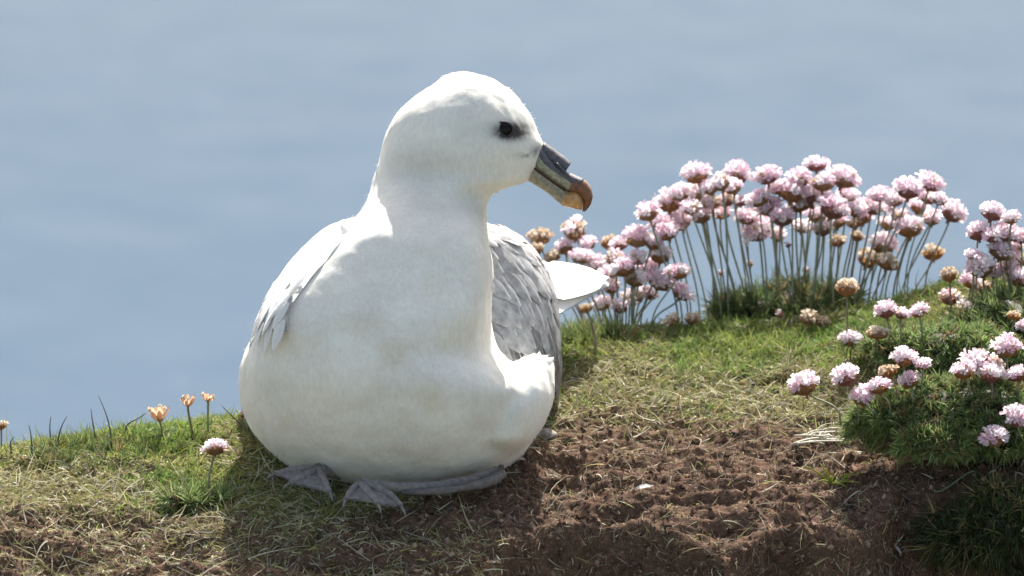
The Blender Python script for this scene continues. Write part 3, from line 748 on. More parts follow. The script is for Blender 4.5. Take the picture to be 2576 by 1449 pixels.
def left_wing():
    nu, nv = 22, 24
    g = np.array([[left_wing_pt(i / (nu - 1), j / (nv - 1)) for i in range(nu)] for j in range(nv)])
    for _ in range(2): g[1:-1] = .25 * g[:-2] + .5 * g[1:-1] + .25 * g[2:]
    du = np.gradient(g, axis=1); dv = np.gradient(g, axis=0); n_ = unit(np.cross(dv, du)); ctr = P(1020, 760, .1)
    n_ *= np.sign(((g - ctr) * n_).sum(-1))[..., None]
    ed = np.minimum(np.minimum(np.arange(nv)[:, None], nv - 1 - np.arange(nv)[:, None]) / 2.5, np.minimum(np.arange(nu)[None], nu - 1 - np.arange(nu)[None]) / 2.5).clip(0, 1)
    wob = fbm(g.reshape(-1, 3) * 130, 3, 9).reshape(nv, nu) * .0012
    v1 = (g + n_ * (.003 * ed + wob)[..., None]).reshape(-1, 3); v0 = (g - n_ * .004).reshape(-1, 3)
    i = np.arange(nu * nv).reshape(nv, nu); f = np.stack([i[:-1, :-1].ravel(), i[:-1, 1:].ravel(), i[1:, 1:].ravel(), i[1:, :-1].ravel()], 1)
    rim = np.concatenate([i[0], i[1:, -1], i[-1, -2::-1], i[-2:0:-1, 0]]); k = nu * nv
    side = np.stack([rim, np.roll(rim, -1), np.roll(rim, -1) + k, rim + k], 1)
    wg = bpart("wing", mesh_np("wing", np.concatenate([v1, v0]), [f, f[:, ::-1] + k, side], np.tile([.72, .72, .715], (2 * k, 1)), M_white))  # near-white tint paints strong sunlight onto the pale grey wing
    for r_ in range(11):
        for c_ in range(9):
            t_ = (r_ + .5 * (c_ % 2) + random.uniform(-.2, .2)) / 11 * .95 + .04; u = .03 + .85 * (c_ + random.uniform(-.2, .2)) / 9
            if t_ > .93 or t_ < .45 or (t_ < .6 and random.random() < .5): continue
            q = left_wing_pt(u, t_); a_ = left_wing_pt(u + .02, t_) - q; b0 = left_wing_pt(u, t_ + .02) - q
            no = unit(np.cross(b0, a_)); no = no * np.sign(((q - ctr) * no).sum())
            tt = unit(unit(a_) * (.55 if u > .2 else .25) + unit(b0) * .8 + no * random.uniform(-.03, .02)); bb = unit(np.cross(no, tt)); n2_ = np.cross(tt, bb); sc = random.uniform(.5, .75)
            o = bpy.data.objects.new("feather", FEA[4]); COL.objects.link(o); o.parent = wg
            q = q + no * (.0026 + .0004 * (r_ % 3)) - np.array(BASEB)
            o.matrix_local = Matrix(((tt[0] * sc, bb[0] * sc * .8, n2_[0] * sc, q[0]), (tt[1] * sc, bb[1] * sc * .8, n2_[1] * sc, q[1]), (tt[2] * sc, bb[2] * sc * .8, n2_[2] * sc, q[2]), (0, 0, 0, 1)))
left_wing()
tip = feather_mesh("tuft", .013, .0048, (.80, .79, .77), (.80, .79, .77))
def tuft(X, Y, dx, dy, sc, par):
    h, n_ = ray(BB, X, Y)
    if h is None: return
    wd_ = PX(h)[2]; t_ = unit(P(X + dx, Y + dy, wd_ + .002) - h); n2_ = unit(n_ - t_ * (n_ @ t_)); b_ = np.cross(n2_, t_)
    o = bpy.data.objects.new("tuft", tip); COL.objects.link(o); o.parent = par
    q = h - t_ * .003 - np.array(BASEB)
    o.matrix_local = Matrix(((t_[0] * sc, b_[0] * sc, n2_[0] * sc, q[0]), (t_[1] * sc, b_[1] * sc, n2_[1] * sc, q[1]), (t_[2] * sc, b_[2] * sc, n2_[2] * sc, q[2]), (0, 0, 0, 1)))
for X_, Y_, dx_, dy_, sc_ in ((950, 424, -12, 22, .9), (946, 440, -8, 20, .7), (958, 400, -10, 20, .6), (980, 330, -10, 18, .7), (1000, 292, -14, 14, .6), (968, 360, -8, 18, .6), (940, 470, -6, 20, .6), (926, 512, -8, 18, .6),
                              (872, 590, -14, -20, .9), (800, 606, -16, -10, .8), (1106, 216, -20, 4, .7), (1060, 240, -16, 8, .6),
                              (1300, 938, -8, -12, .9), (1322, 915, -12, -8, .8), (1350, 906, 4, -14, .8), (1378, 915, 10, -10, .8), (1390, 960, 8, 14, .8), (1238, 700, 6, 20, .9), (1232, 650, 5, 22, .9)):
    tuft(X_, Y_, dx_, dy_, sc_, body)

# flight feathers folded down behind the flank
pf = feather_mesh("primary", .105, .016, (.10, .095, .10), (.20, .19, .19))
for k, (xa, ya, wa, xb, yb, wb_) in enumerate(((1398, 905, .05, 1352, 1128, .10), (1402, 915, .065, 1366, 1112, .12), (1404, 925, .08, 1380, 1092, .14))):
    a, b = P(xa, ya, wa), P(xb, yb, wb_); t_ = unit(b - a); L = np.linalg.norm(b - a) / .105
    n_ = unit(np.cross(t_, np.cross(RT - FWD * .5, t_))); b_ = np.cross(n_, t_)
    o = bpy.data.objects.new("primary", pf); COL.objects.link(o); o.parent = WR
    q = a - np.array(BASEB)
    o.matrix_local = Matrix(((t_[0] * L, b_[0], n_[0], q[0]), (t_[1] * L, b_[1], n_[1], q[1]), (t_[2] * L, b_[2], n_[2], q[2]), (0, 0, 0, 1)))

def tail():
    top = np.array([(1335, 640, .275), (1380, 662, .272), (1430, 671, .266), (1480, 689, .256), (1531, 714, .240)], float)
    bot = np.array([(1380, 835, .150), (1404, 789, .160), (1440, 770, .180), (1486, 744, .205), (1531, 717, .236)], float)
    na, nb = 22, 12; ta = np.linspace(0, 4, na)
    T_ = np.stack([np.interp(ta, range(5), top[:, c]) for c in range(3)], 1); B_ = np.stack([np.interp(ta, range(5), bot[:, c]) for c in range(3)], 1)
    g = np.array([[T_[i] * (1 - s_) + B_[i] * s_ for s_ in np.linspace(0, 1, nb)] for i in range(na)])
    q = P(g[..., 0].ravel(), g[..., 1].ravel(), g[..., 2].ravel()).reshape(na, nb, 3)
    sv = np.linspace(0, 1, nb); th = (.002 + .010 * (1 - ta / 4) ** 2)[:, None] * np.sin(np.pi * sv)[None] ** .6 * .6
    up_ = (q + UP * (th * .35)[..., None]).reshape(-1, 3); dn = (q - UP * (th * .4 + .0008)[..., None]).reshape(-1, 3)
    i = np.arange(na * nb).reshape(na, nb); f1 = np.stack([i[:-1, :-1].ravel(), i[:-1, 1:].ravel(), i[1:, 1:].ravel(), i[1:, :-1].ravel()], 1)
    v = np.concatenate([up_, dn])
    tl = bpart("tail", mesh_np("tail", v, [f1, f1[:, ::-1] + na * nb], np.tile([.80, .80, .79], (len(v), 1)), M_white))
    fm = feather_mesh("tail_feather", .05, .020, (.80, .80, .79), (.80, .80, .79))
    cz = np.zeros(len(fm.vertices) * 3, np.float32); fm.vertices.foreach_get("co", cz); cz[2::3] *= .15; fm.vertices.foreach_set("co", cz)
    for k in range(9):
        s_ = .08 + .84 * (k + .5) / 9
        a = P(*(top[1] * (1 - s_) + bot[1] * s_)); e_ = 3.55 + .42 * math.sin(math.pi * s_)
        te = np.array([np.interp(e_, range(5), top[:, c]) for c in range(3)]); be = np.array([np.interp(e_, range(5), bot[:, c]) for c in range(3)])
        b = P(*(te * (1 - s_) + be * s_)); t_ = unit(b - a); L = np.linalg.norm(b - a) / .05
        pl_ = P(*bot[1]) - P(*top[1]); b_ = unit(pl_ - t_ * (pl_ @ t_)); n_ = np.cross(t_, b_)
        if n_ @ UP < 0: b_ = -b_; n_ = -n_
        q_ = a + UP * (.0046 + .0002 * k) - np.array(BASEB)
        o = bpy.data.objects.new("tail_feather", fm); COL.objects.link(o); o.parent = tl
        o.matrix_local = Matrix(((t_[0] * L, b_[0], n_[0], q_[0]), (t_[1] * L, b_[1], n_[1], q_[1]), (t_[2] * L, b_[2], n_[2], q_[2]), (0, 0, 0, 1)))
tail()

def foot(name, ankle, toes, tarsus=None):
    """webbed foot: toes from the ankle with a skin stretched between them; points are (X, Y, depth)"""
    M = solid("foot_skin", (.21, .188, .178), .7, .25, .35, 330, .8, .001)
    W_ = lambda p: P(*p)
    vs_, fs_ = [], []; off = 0
    def add(v, f):
        nonlocal off
        vs_.append(v); fs_.extend([x + off for x in (f if isinstance(f, list) else [f])]); off += len(v)
    A = W_(ankle); paths = []
    for (mid, tip) in toes:
        pts = [A, W_(mid), W_(tip)]; t_ = np.linspace(0, 1, 9)[:, None]
        q = (1 - t_) ** 2 * pts[0] + 2 * t_ * (1 - t_) * pts[1] + t_ ** 2 * pts[2]
        paths.append(q); r = np.linspace(.0030, .0016, 9) * (1 + .18 * np.cos(np.linspace(0, 6 * np.pi, 9)))
        add(*tube(q, r, 8))
        cl = np.array([q[-1], q[-1] + unit(q[-1] - q[-2]) * .004 - UP * .0005, q[-1] + unit(q[-1] - q[-2]) * .0065 - UP * .002])
        add(*tube(cl, np.array([.0012, .0008, .0002]), 6))
    for a, b in zip(paths[:-1], paths[1:]):
        m_ = 9; g = []
        for i in range(9):
            for j in range(m_):
                s = j / (m_ - 1); sag = math.sin(math.pi * s) * i / 8
                g.append(a[i] * (1 - s) + b[i] * s - UP * .0022 * sag - unit(a[i] - A + 1e-6) * .006 * sag * (i / 8))
        g = np.array(g); idx = np.arange(81).reshape(9, 9)
        f1 = np.stack([idx[:-1, :-1].ravel(), idx[:-1, 1:].ravel(), idx[1:, 1:].ravel(), idx[1:, :-1].ravel()], 1)
        add(np.concatenate([g + UP * .0005, g - UP * .0005]), [np.concatenate([f1, f1[:, ::-1] + 81])])
    if tarsus:
        q = np.array([W_(p) for p in tarsus]); t_ = np.linspace(0, len(q) - 1, 14)
        q = np.stack([np.interp(t_, range(len(q)), q[:, c]) for c in range(3)], 1)
        add(*tube(q, np.linspace(.0040, .0034, 14), 10))
    bpart(name, mesh_np(name, np.concatenate(vs_), fs_, None, M))
foot("foot", (905, 1218, -.075), [((880, 1235, -.085), (870, 1256, -.092)), ((935, 1240, -.098), (950, 1268, -.105)), ((985, 1232, -.092), (1008, 1272, -.098))],
     [(905, 1218, -.075), (1000, 1228, -.066), (1090, 1226, -.06), (1180, 1210, -.05), (1250, 1185, -.04)])
foot("foot", (800, 1180, -.045), [((740, 1176, -.050), (692, 1192, -.052)), ((770, 1195, -.062), (730, 1215, -.07)), ((815, 1205, -.068), (830, 1238, -.078))],
     [(800, 1180, -.045), (850, 1192, -.03), (900, 1195, -.01)])
v, f = tube([P(1010, 1240, -.07), P(1060, 1238, -.07), P(1110, 1235, -.07), P(1160, 1229, -.068), P(1205, 1220, -.064), P(1240, 1208, -.058), P(1264, 1192, -.05), P(1260, 1174, -.045)], [.0012, .0022, .0028, .0019, .0030, .0036, .0030, .0020], 10)
bpart("shank", mesh_np("shank", v, f, None, solid("shank_skin", (.15, .132, .122), .7, .25, .35, 330, .8, .001)))

# ------------------------------------------------------------------ thrift flowers
PINK = [leafy("petal_pink", c_, .5, .6, tc_) for c_, tc_ in (((.83, .70, .77), (.87, .74, .81)), ((.86, .81, .84), (.90, .85, .88)), ((.75, .56, .65), (.84, .63, .72)))]
DRY = [leafy("petal_dry", c_, .45, .7, tc_) for c_, tc_ in (((.60, .52, .40), (.56, .42, .28)), ((.76, .71, .63), (.70, .60, .50)))]
BRACT = [leafy("bract", c_, .38, .6, tc_) for c_, tc_ in (((.24, .12, .10), (.38, .15, .11)), ((.27, .17, .09), (.42, .22, .09)), ((.29, .16, .08), (.48, .24, .09)))]
STEM = [leafy("stem", c_, .12, .6) for c_ in ((.23, .26, .18), (.27, .28, .17), (.24, .20, .14), (.20, .24, .17))]

def floret_mesh(name, mat, spread, seed):
    r_ = random.Random(seed); v, f = [], []
    a = [2 * math.pi * k / 5 for k in range(5)]
    for z, rr in ((0, .04), (.5, .08)):
        v += [(rr * math.cos(x), rr * math.sin(x), z) for x in a]
    f += [(k, (k + 1) % 5, 5 + (k + 1) % 5, 5 + k) for k in range(5)]
    for x in a:
        x += r_.uniform(-.15, .15); sp = spread * r_.uniform(.8, 1.25); zz = r_.uniform(-.06, .06)
        rad = lambda r, o, z: (r * math.cos(x) - o * math.sin(x), r * math.sin(x) + o * math.cos(x), z)
        b = len(v)
        v += [rad(.06, -.05, .48), rad(.06, .05, .48), rad(.20 * sp, -.13, .78), rad(.20 * sp, .13, .78), rad(.36 * sp, -.12, .93 + zz), rad(.33 * sp, 0, .90 + zz), rad(.36 * sp, .12, .93 + zz)]
        f += [(b, b + 1, b + 3, b + 2), (b + 2, b + 5, b + 4), (b + 2, b + 3, b + 5), (b + 3, b + 6, b + 5)]
    me = bpy.data.meshes.new(name); me.from_pydata(v, [], f); me.materials.append(mat)
    return me
FL_P = [floret_mesh("floret", PINK[k % 3], 1.0 + .12 * (k % 2), k) for k in range(6)]
FL_D = [floret_mesh("floret", DRY[k % 2], .62, 20 + k) for k in range(4)]
FL_B = [floret_mesh("floret", (PINK + DRY)[k], .35, 30 + k) for k in range(4)]

def bract_mesh(mat, seed, open_=1.0):
    """papery cup of overlapping scales"""
    r_ = random.Random(seed); v, f = [], []
    prof = [(.07, -.50), (.11, -.26), (.46, -.12), (.70, .08), (.76, .30), (.58, .50), (.2, .62), (.0, .64)]
    n = 12
    for r0, z in prof: v += [(r0 * open_ * math.cos(2 * math.pi * k / n) * (1 + .08 * r_.uniform(-1, 1)), r0 * open_ * math.sin(2 * math.pi * k / n) * (1 + .08 * r_.uniform(-1, 1)), z + .03 * r_.uniform(-1, 1)) for k in range(n)]
    for a in range(len(prof) - 1):
        f += [(a * n + k, a * n + (k + 1) % n, (a + 1) * n + (k + 1) % n, (a + 1) * n + k) for k in range(n)]
    for ring_, (r0, z0, r1, z1, m_) in enumerate(((.42, -.16, .84, .20, 9), (.62, .02, .92, .46, 11))):
        for k in range(m_):
            x = 2 * math.pi * (k + .5 * ring_) / m_ + r_.uniform(-.15, .15); q = r_.uniform(.88, 1.12); b = len(v)
            for r, o, z in ((r0, -.10, z0), (r0, .10, z0), (r1 * .92, -.15, z0 + (z1 - z0) * .6), (r1 * .92, .15, z0 + (z1 - z0) * .6), (r1 * q, 0, z1 * q)):
                r *= open_; v.append((r * math.cos(x) - o * math.sin(x), r * math.sin(x) + o * math.cos(x), z))
            f += [(b, b + 1, b + 3, b + 2), (b + 2, b + 3, b + 4)]
    me = bpy.data.meshes.new("bract_cup"); me.from_pydata(v, [], f); me.materials.append(mat)
    return me
def cup_mesh(mat, seed):
    r_ = random.Random(seed); v, f = [], []
    for ring_, (m_, r1, z1) in enumerate(((7, 1.0, .75), (6, .72, .95))):
        for k in range(m_):
            x = 2 * math.pi * (k + .5 * ring_) / m_ + r_.uniform(-.2, .2); q = r_.uniform(.8, 1.15); b = len(v)
            for r, o, z in ((.06, -.05, -.45), (.06, .05, -.45), (.45 * r1, -.26, -.12), (.45 * r1, .26, -.12), (.85 * r1, -.27, z1 * .55 * q), (.85 * r1, .27, z1 * .55 * q), (r1 * q, -.10, z1 * q), (r1 * q, .12, z1 * q * .95)):
                v.append((r * math.cos(x) - o * math.sin(x), r * math.sin(x) + o * math.cos(x), z))
            f += [(b, b + 1, b + 3, b + 2), (b + 2, b + 3, b + 5, b + 4), (b + 4, b + 5, b + 7, b + 6)]
    me = bpy.data.meshes.new("bract_cup"); me.from_pydata(v, [], f); me.materials.append(mat); me.polygons.foreach_set("use_smooth", [True] * len(f))
    return me
PAPER = leafy("papery_cup", (.46, .32, .24), .5, .6, (.62, .42, .29))
CUP = [cup_mesh(PAPER, k) for k in range(4)]
BR = [bract_mesh(BRACT[k], k) for k in range(3)] + [bract_mesh(BRACT[2], 9, 1.1)]

def flower(X, Y, width, kind, base, label, group):
    """X, Y: middle of the head in the photo; kind p pink, m mixed, w withered, b bud, o open empty cup"""
    r = width * S / 2 * random.uniform(.92, 1.06)
    wd = base[1] if isinstance(base, tuple) else 0
    B = base if isinstance(base, np.ndarray) else None
    wB = PX(B)[2]
    wH = wB + random.uniform(-.008, .008)
    if group in (GC, GF_):                     # heads stand clear of the leaves they grow from
        for dY in (0, width * .5):
            d = P(X, Y + dY, 0.0) - CAM; d = d / np.linalg.norm(d)
            for o_, bv in list(zip(CUSH, CB)) + [(None, GB)]:
                org = V(CAM) - o_.location if o_ else V(CAM)
                h = bv.ray_cast(org, V(d))[0]
                if h is not None:
                    wH = min(wH, PX(np.array(h + o_.location if o_ else h))[2] - width * S * .5 - .004)
    H = P(X, Y + width * .12, wH)
    Lst = np.linalg.norm(H - B)
    root = empty("thrift_flower", B, label, "flower", group)
    # stem
    lean = np.array([random.uniform(-.1, .1), random.uniform(-.05, .05), 1.0])
    c1 = B + unit(lean) * Lst * .45; c2 = H - unit(np.array([(H - B)[0] / Lst * .5 + random.uniform(-.18, .18), random.uniform(-.12, .12), 1.0])) * Lst * .35
    t_ = np.linspace(0, 1, 10)[:, None]
    q = (1 - t_) ** 3 * B + 3 * t_ * (1 - t_) ** 2 * c1 + 3 * t_ * t_ * (1 - t_) * c2 + t_ ** 3 * H
    q[0] -= np.array([0, 0, .004])
    v, f = tube(q - B, np.linspace(.00056, .00066, 10) * random.uniform(.85, 1.15), 6)
    link("stem", mesh_np("stem", v, f, None, STEM[2 if kind in 'wo' and random.random() < .6 else random.randrange(4)]), root)
    ax = unit(q[-1] - q[-2] + np.array([random.uniform(-.35, .35), random.uniform(-.3, .3), 0]) * np.linalg.norm(q[-1] - q[-2]))
    rot = Vector((0, 0, 1)).rotation_difference(V(ax)) @ Quaternion((0, 0, 1), random.uniform(0, 6.28))
    br = BR[2 + (random.random() < .5)] if kind in 'wo' else BR[random.randrange(2)] if random.random() < .8 else BR[2]
    if kind == 'o': br = random.choice(CUP)
    hd = link("flower_head", br, root)
    hd.location = V(H - B - ax * r * .22); hd.rotation_mode = 'QUATERNION'; hd.rotation_quaternion = rot
    sx = {'b': .62, 'o': 1.0}.get(kind, .92)
    hd.scale = (r * sx * random.uniform(.92, 1.12), r * sx * random.uniform(.92, 1.12), r * sx * (1.25 if kind == 'b' else random.uniform(.78, 1.05)))
    n = {'p': 22, 'm': 21, 'w': 20, 'b': 6, 'o': 3}[kind]
    g = 2.39996
    for k in range(n):
        z = 1 - (k + .5) / n * .80; z = z if kind != 'b' else max(z, .72)
        rr = math.sqrt(max(0, 1 - z * z)); a = k * g + random.uniform(-.2, .2)
        d = Vector((rr * math.cos(a), rr * math.sin(a), z))
        if kind == 'o': d = Vector((math.cos(a) * .8, math.sin(a) * .8, .6)).normalized()
        dry = kind in 'wo' or (kind == 'm' and random.random() < .5) or (kind == 'p' and random.random() < .06)
        me_ = random.choice(FL_B) if kind == 'b' else random.choice(FL_D if dry else FL_P)
        o = bpy.data.objects.new("floret", me_); COL.objects.link(o); o.parent = hd
        o.location = d * .30 + Vector((0, 0, .26)); o.rotation_mode = 'QUATERNION'
        o.rotation_quaternion = Vector((0, 0, 1)).rotation_difference(d) @ Quaternion((0, 0, 1), random.uniform(0, 6.28))
        s = random.uniform(.66, 1.1) * (.85 if dry else 1); o.scale = (s * 1.05, s * 1.05, s)
    return root

def gbase(X, Y):           # foot of a stem seen on the ground or on a cushion
    best, bd = None, 9
    for bv in [GB]:
        h, _ = ray(bv, X, Y)
        if h is not None: best = h
    d = P(X, Y, 0.0) - CAM; d = d / np.linalg.norm(d)
    for o_, bv in zip(CUSH, CB):
        h = bv.ray_cast(V(CAM) - o_.location, V(d))[0]
        if h is not None:
            h = np.array(h + o_.location)
            if best is None or np.linalg.norm(h - CAM) < np.linalg.norm(best - CAM): best = h
    return best if best is not None else on_ground(X, Y)
def tbase(X, y):           # foot of a stem hidden behind others: x from the head, y given
    p = P(X, 760, y); return drop_to(p[0], p[1])

GF_ = "thrift heads on the turf before the tall clump"
GS, GT, GR, GC, GL = "thrift flowers of the small clump beside the tail", "thrift flowers of the tall clump", "thrift flowers at the right edge", "thrift flowers on the front cushion", "dry thrift heads on the left skyline"
FLOWERS = []
def S_(X, Y, wd, k, lab, g=GS):
    FLOWERS.append((X, Y, wd, k, tbase(1575 + (X - 1575) * .42 + random.uniform(-12, 12), random.uniform(.325, .36) if X < 1540 else random.uniform(.28, .33)), lab, g))
def T_(X, Y, wd, k, lab, g=GT):
    FLOWERS.append((X, Y, wd, k, tbase(2010 + (X - 2010) * .78 + random.uniform(-25, 25), random.uniform(.30, .36)), lab, g))
def R_(X, Y, wd, k, lab, g=GR, by=.19):
    FLOWERS.append((X, Y, wd, k, tbase(X + random.uniform(-14, 14), by + random.uniform(-.02, .02)), lab, g))
def G_(X, Y, wd, k, bx, by, lab, g):
    FLOWERS.append((X, Y, wd, k, gbase(bx, by), lab, g))

# small clump beside the tail
S_(1359, 593, 66, 'w', "brown withered thrift head just right of the grey wing, leftmost of its clump")
S_(1446, 576, 82, 'm', "browning pink thrift head right below the tip of the beak")
S_(1350, 625, 56, 'w', "straw coloured thrift head peeping out beside the bird's grey wing")
S_(1392, 640, 62, 'w', "orange brown thrift head just above the base of the white tail")
S_(1422, 620, 66, 'p', "pink thrift flower directly under the browning head below the beak")
S_(1463, 643, 66, 'p', "pink thrift flower above the middle of the white tail")
S_(1500, 658, 66, 'p', "pink thrift flower over the outer half of the white tail")
S_(1533, 608, 66, 'w', "greyish withered thrift head topping the middle of the small clump")
S_(1603, 595, 88, 'p', "large pink thrift flower at the top right of the small clump")
S_(1547, 648, 66, 'm', None); S_(1573, 673, 70, 'p', None); S_(1606, 647, 60, 'm', None); S_(1595, 700, 64, 'm', None)
S_(1527, 690, 66, 'p', "pink thrift flower just above the pointed tip of the white tail")
S_(1658, 704, 80, 'p', "broad pink thrift flower with thick stem low in the small clump")
S_(1660, 640, 76, 'm', "pink and brown thrift head on the right shoulder of the small clump")
S_(1706, 680, 72, 'p', "upper of two pink thrift heads at the right end of the small clump")
S_(1713, 732, 70, 'p', "lower of two pink thrift heads at the right end of the small clump")
S_(1592, 746, 72, 'm', "low pink thrift head with yellowish cup in the small clump")
S_(1518, 761, 62, 'p', "low pink thrift head just below the tip of the white tail")
S_(1474, 772, 54, 'w', "small orange brown thrift head under the white tail")
# tall clump
T_(1632, 532, 76, 'p', "pale pink thrift flower at the lower left end of the tall clump")
T_(1684, 508, 80, 'p', "pink thrift flower second up the left slope of the tall clump")
T_(1710, 484, 66, 'p', "pink thrift flower third up the left slope of the tall clump")
T_(1754, 436, 84, 'p', "wide pale thrift flower at the top left corner of the tall clump")
T_(1815, 458, 66, 'm', "brownish thrift head tucked under the dark topped one at upper left")
T_(1854, 436, 76, 'p', "pink thrift flower with dark red cup, second along the tall clump's top")
T_(1765, 486, 88, 'p', "broad dark cupped thrift flower below the top left corner of the tall clump")
T_(1662, 560, 74, 'p', "pale thrift flower below the left slope, beside the small clump")
T_(1680, 582, 72, 'p', "lilac white thrift flower hanging at the lower left of the tall clump")
T_(1714, 556, 72, 'p', None); T_(1765, 542, 66, 'p', None); T_(1813, 530, 70, 'm', None); T_(1826, 500, 66, 'm', None); T_(1862, 503, 56, 'p', None); T_(1909, 497, 72, 'p', None)
T_(1931, 440, 72, 'p', "pink thrift flower standing alone on a thin stem above the clump's dip")
T_(1909, 575, 88, 'p', "big pale pink thrift flower low in the tall clump's left half")
T_(1937, 520, 70, 'p', None)
T_(1887, 661, 34, 'b', "small closed thrift bud among the stems in the tall clump")
T_(1813, 684, 30, 'b', "pinkish thrift bud low among the leftmost long stems")
T_(2053, 411, 66, 'p', "topmost pale pink thrift flower of the tall clump")
T_(2012, 445, 72, 'p', "pale thrift flower just left below the topmost one")
T_(2070, 458, 76, 'm', "brownish pink thrift head directly below the topmost flower")
T_(2119, 444, 92, 'p', "wide pink thrift flower right below the topmost one, petals spreading right")
T_(1990, 481, 88, 'p', "broad pink thrift flower on the left shoulder of the clump's peak")
T_(2012, 512, 74, 'p', None); T_(2042, 493, 76, 'p', None); T_(2093, 521, 88, 'p', "big pink thrift flower in the centre of the tall clump")
T_(2053, 540, 62, 'p', None); T_(2105, 556, 62, 'm', None); T_(2152, 525, 66, 'p', None)
T_(2193, 514, 80, 'p', "pink thrift flower left of the gap in the right half of the tall clump")
T_(2214, 486, 66, 'p', "pale thrift flower behind, just above the gap in the tall clump")
T_(2230, 514, 56, 'p', None)
T_(2285, 473, 88, 'p', "wide pale thrift flower second from the right along the tall clump's top")
T_(2339, 455, 76, 'p', "pink thrift flower at the upper right corner of the tall clump")
T_(2333, 495, 58, 'm', "brownish thrift head right under the upper right corner flower")
T_(2392, 533, 78, 'p', "rightmost pink thrift flower of the tall clump on a long bent stem")
T_(2344, 548, 58, 'p', None); T_(2232, 560, 62, 'p', None)
T_(2289, 572, 82, 'p', "round pink thrift flower in the right half of the tall clump, low on stout stems")
T_(2152, 558, 52, 'w', "upper of two small brown heads in the middle of the tall clump")
T_(2156, 592, 48, 'w', "lower of two small brown heads in the middle of the tall clump")
T_(2016, 566, 66, 'p', None)
T_(2219, 614, 78, 'p', "pale pink thrift flower above the pair of rusty heads")
T_(2182, 648, 82, 'w', "left of two large rusty brown heads in the clump's right half")
T_(2232, 656, 76, 'w', "right of two large rusty brown heads in the clump's right half")
T_(2348, 634, 66, 'w', "faded brown head low on the right of the tall clump")
T_(1983, 613, 34, 'b', "small brownish bud in front of the middle stems of the tall clump")
T_(2108, 602, 56, 'w', "olive brown spent head below the clump's central flower")
T_(2027, 676, 30, 'b', "pale pink tipped bud deep among the central stems")
for x_, y_, w_, k_ in ((1738, 520, 62, 'p'), (1790, 505, 64, 'm'), (1845, 470, 60, 'p'), (1880, 545, 62, 'p'), (1960, 470, 62, 'p'), (1968, 548, 64, 'p'), (1955, 590, 56, 'm'), (2076, 500, 62, 'p'), (2070, 575, 58, 'm'), (2130, 488, 64, 'p'),
                       (2172, 545, 60, 'p'), (2250, 500, 60, 'p'), (2262, 540, 58, 'm'), (2310, 520, 62, 'p'), (2362, 500, 52, 'p'), (1790, 470, 58, 'p')):
    T_(x_, y_, w_, k_, None)
for x_, y_, w_, k_ in ((1560, 612, 58, 'p'), (1630, 672, 60, 'p'), (1540, 720, 56, 'm'), (1630, 735, 60, 'p'), (1480, 612, 54, 'p'), (1640, 610, 62, 'p'), (1560, 770, 52, 'm')):
    S_(x_, y_, w_, k_, None)
# right edge
R_(2494, 531, 76, 'p', "pink thrift flower standing highest and alone at the right edge")
R_(2462, 582, 70, 'p', "pink thrift flower left below the highest one at the right edge")
R_(2532, 582, 82, 'p', "pink thrift flower in the bunch right below the highest right one")
R_(2568, 590, 64, 'p', "thrift flower cut by the picture's right border, upper one")
R_(2518, 628, 84, 'p', "wide pale petalled thrift flower in the middle of the right bunch")
R_(2471, 670, 84, 'p', "dark cupped thrift flower at the left of the right bunch")
R_(2566, 650, 60, 'w', "straw coloured thrift head at the right border of the picture")
R_(2388, 691, 54, 'w', "round brown withered head standing left of the right bunch")
R_(2444, 706, 62, 'p', "pale pink thrift flower under the left side of the right bunch")
R_(2476, 720, 56, 'm', "brownish pink head hanging under the right bunch")
R_(2564, 698, 74, 'p', "thrift flower at the right border above the green cushion")
R_(2391, 748, 58, 'm', "left of two brownish pink heads low beneath the right bunch", by=.17)
R_(2428, 768, 48, 'm', "right of two brownish pink heads low beneath the right bunch", by=.16)
for x_, y_, w_, k_ in ((2545, 545, 58, 'p'), (2500, 590, 60, 'p'), (2548, 620, 62, 'p'), (2500, 680, 62, 'p'), (2535, 672, 60, 'm'), (2450, 640, 52, 'p')):
    R_(x_, y_, w_, k_, None)
# turf in front of the tall clump
GF_ = "thrift heads on the turf before the tall clump"
G_(2130, 722, 64, 'w', 2131, 840, "straw topped brown head on its own stem before the dark green cushion", GF_)
G_(1962, 787, 38, 'b', 1984, 830, "small round pinkish bud on the turf below the dark green cushion", GF_)
G_(2034, 796, 56, 'w', 2040, 826, "left of two flattened straw brown heads lying on the turf", GF_)
G_(2072, 806, 44, 'w', 2066, 828, "right of two flattened straw brown heads lying on the turf", GF_)
G_(1690, 802, 50, 'w', 1694, 838, "left of two straw brown heads on the turf right of the small clump", GF_)
G_(1743, 796, 54, 'w', 1740, 836, "right of two straw brown heads on the turf right of the small clump", GF_)
G_(2230, 780, 62, 'p', 2238, 850, "low pale pink flower beside an orange withered stem", GF_)
G_(2267, 788, 46, 'm', 2266, 850, "small pinkish head with orange dry scales between two low flowers", GF_)
G_(2311, 780, 50, 'p', 2320, 850, "low pale pink flower at the right end of the tall clump's foot", GF_)
G_(2208, 833, 62, 'w', 2208, 900, "round tan seed head on the turf right of a small pink flower", GF_)
G_(2141, 850, 54, 'p', 2139, 905, "small pink flower on the turf left of the round tan head", GF_)
G_(2551, 792, 44, 'w', 2548, 840, "orange withered head near the right border over the grey green cushion", GF_)
G_(2573, 818, 40, 'p', 2573, 850, "small pale flower at the right border under the orange head", GF_)
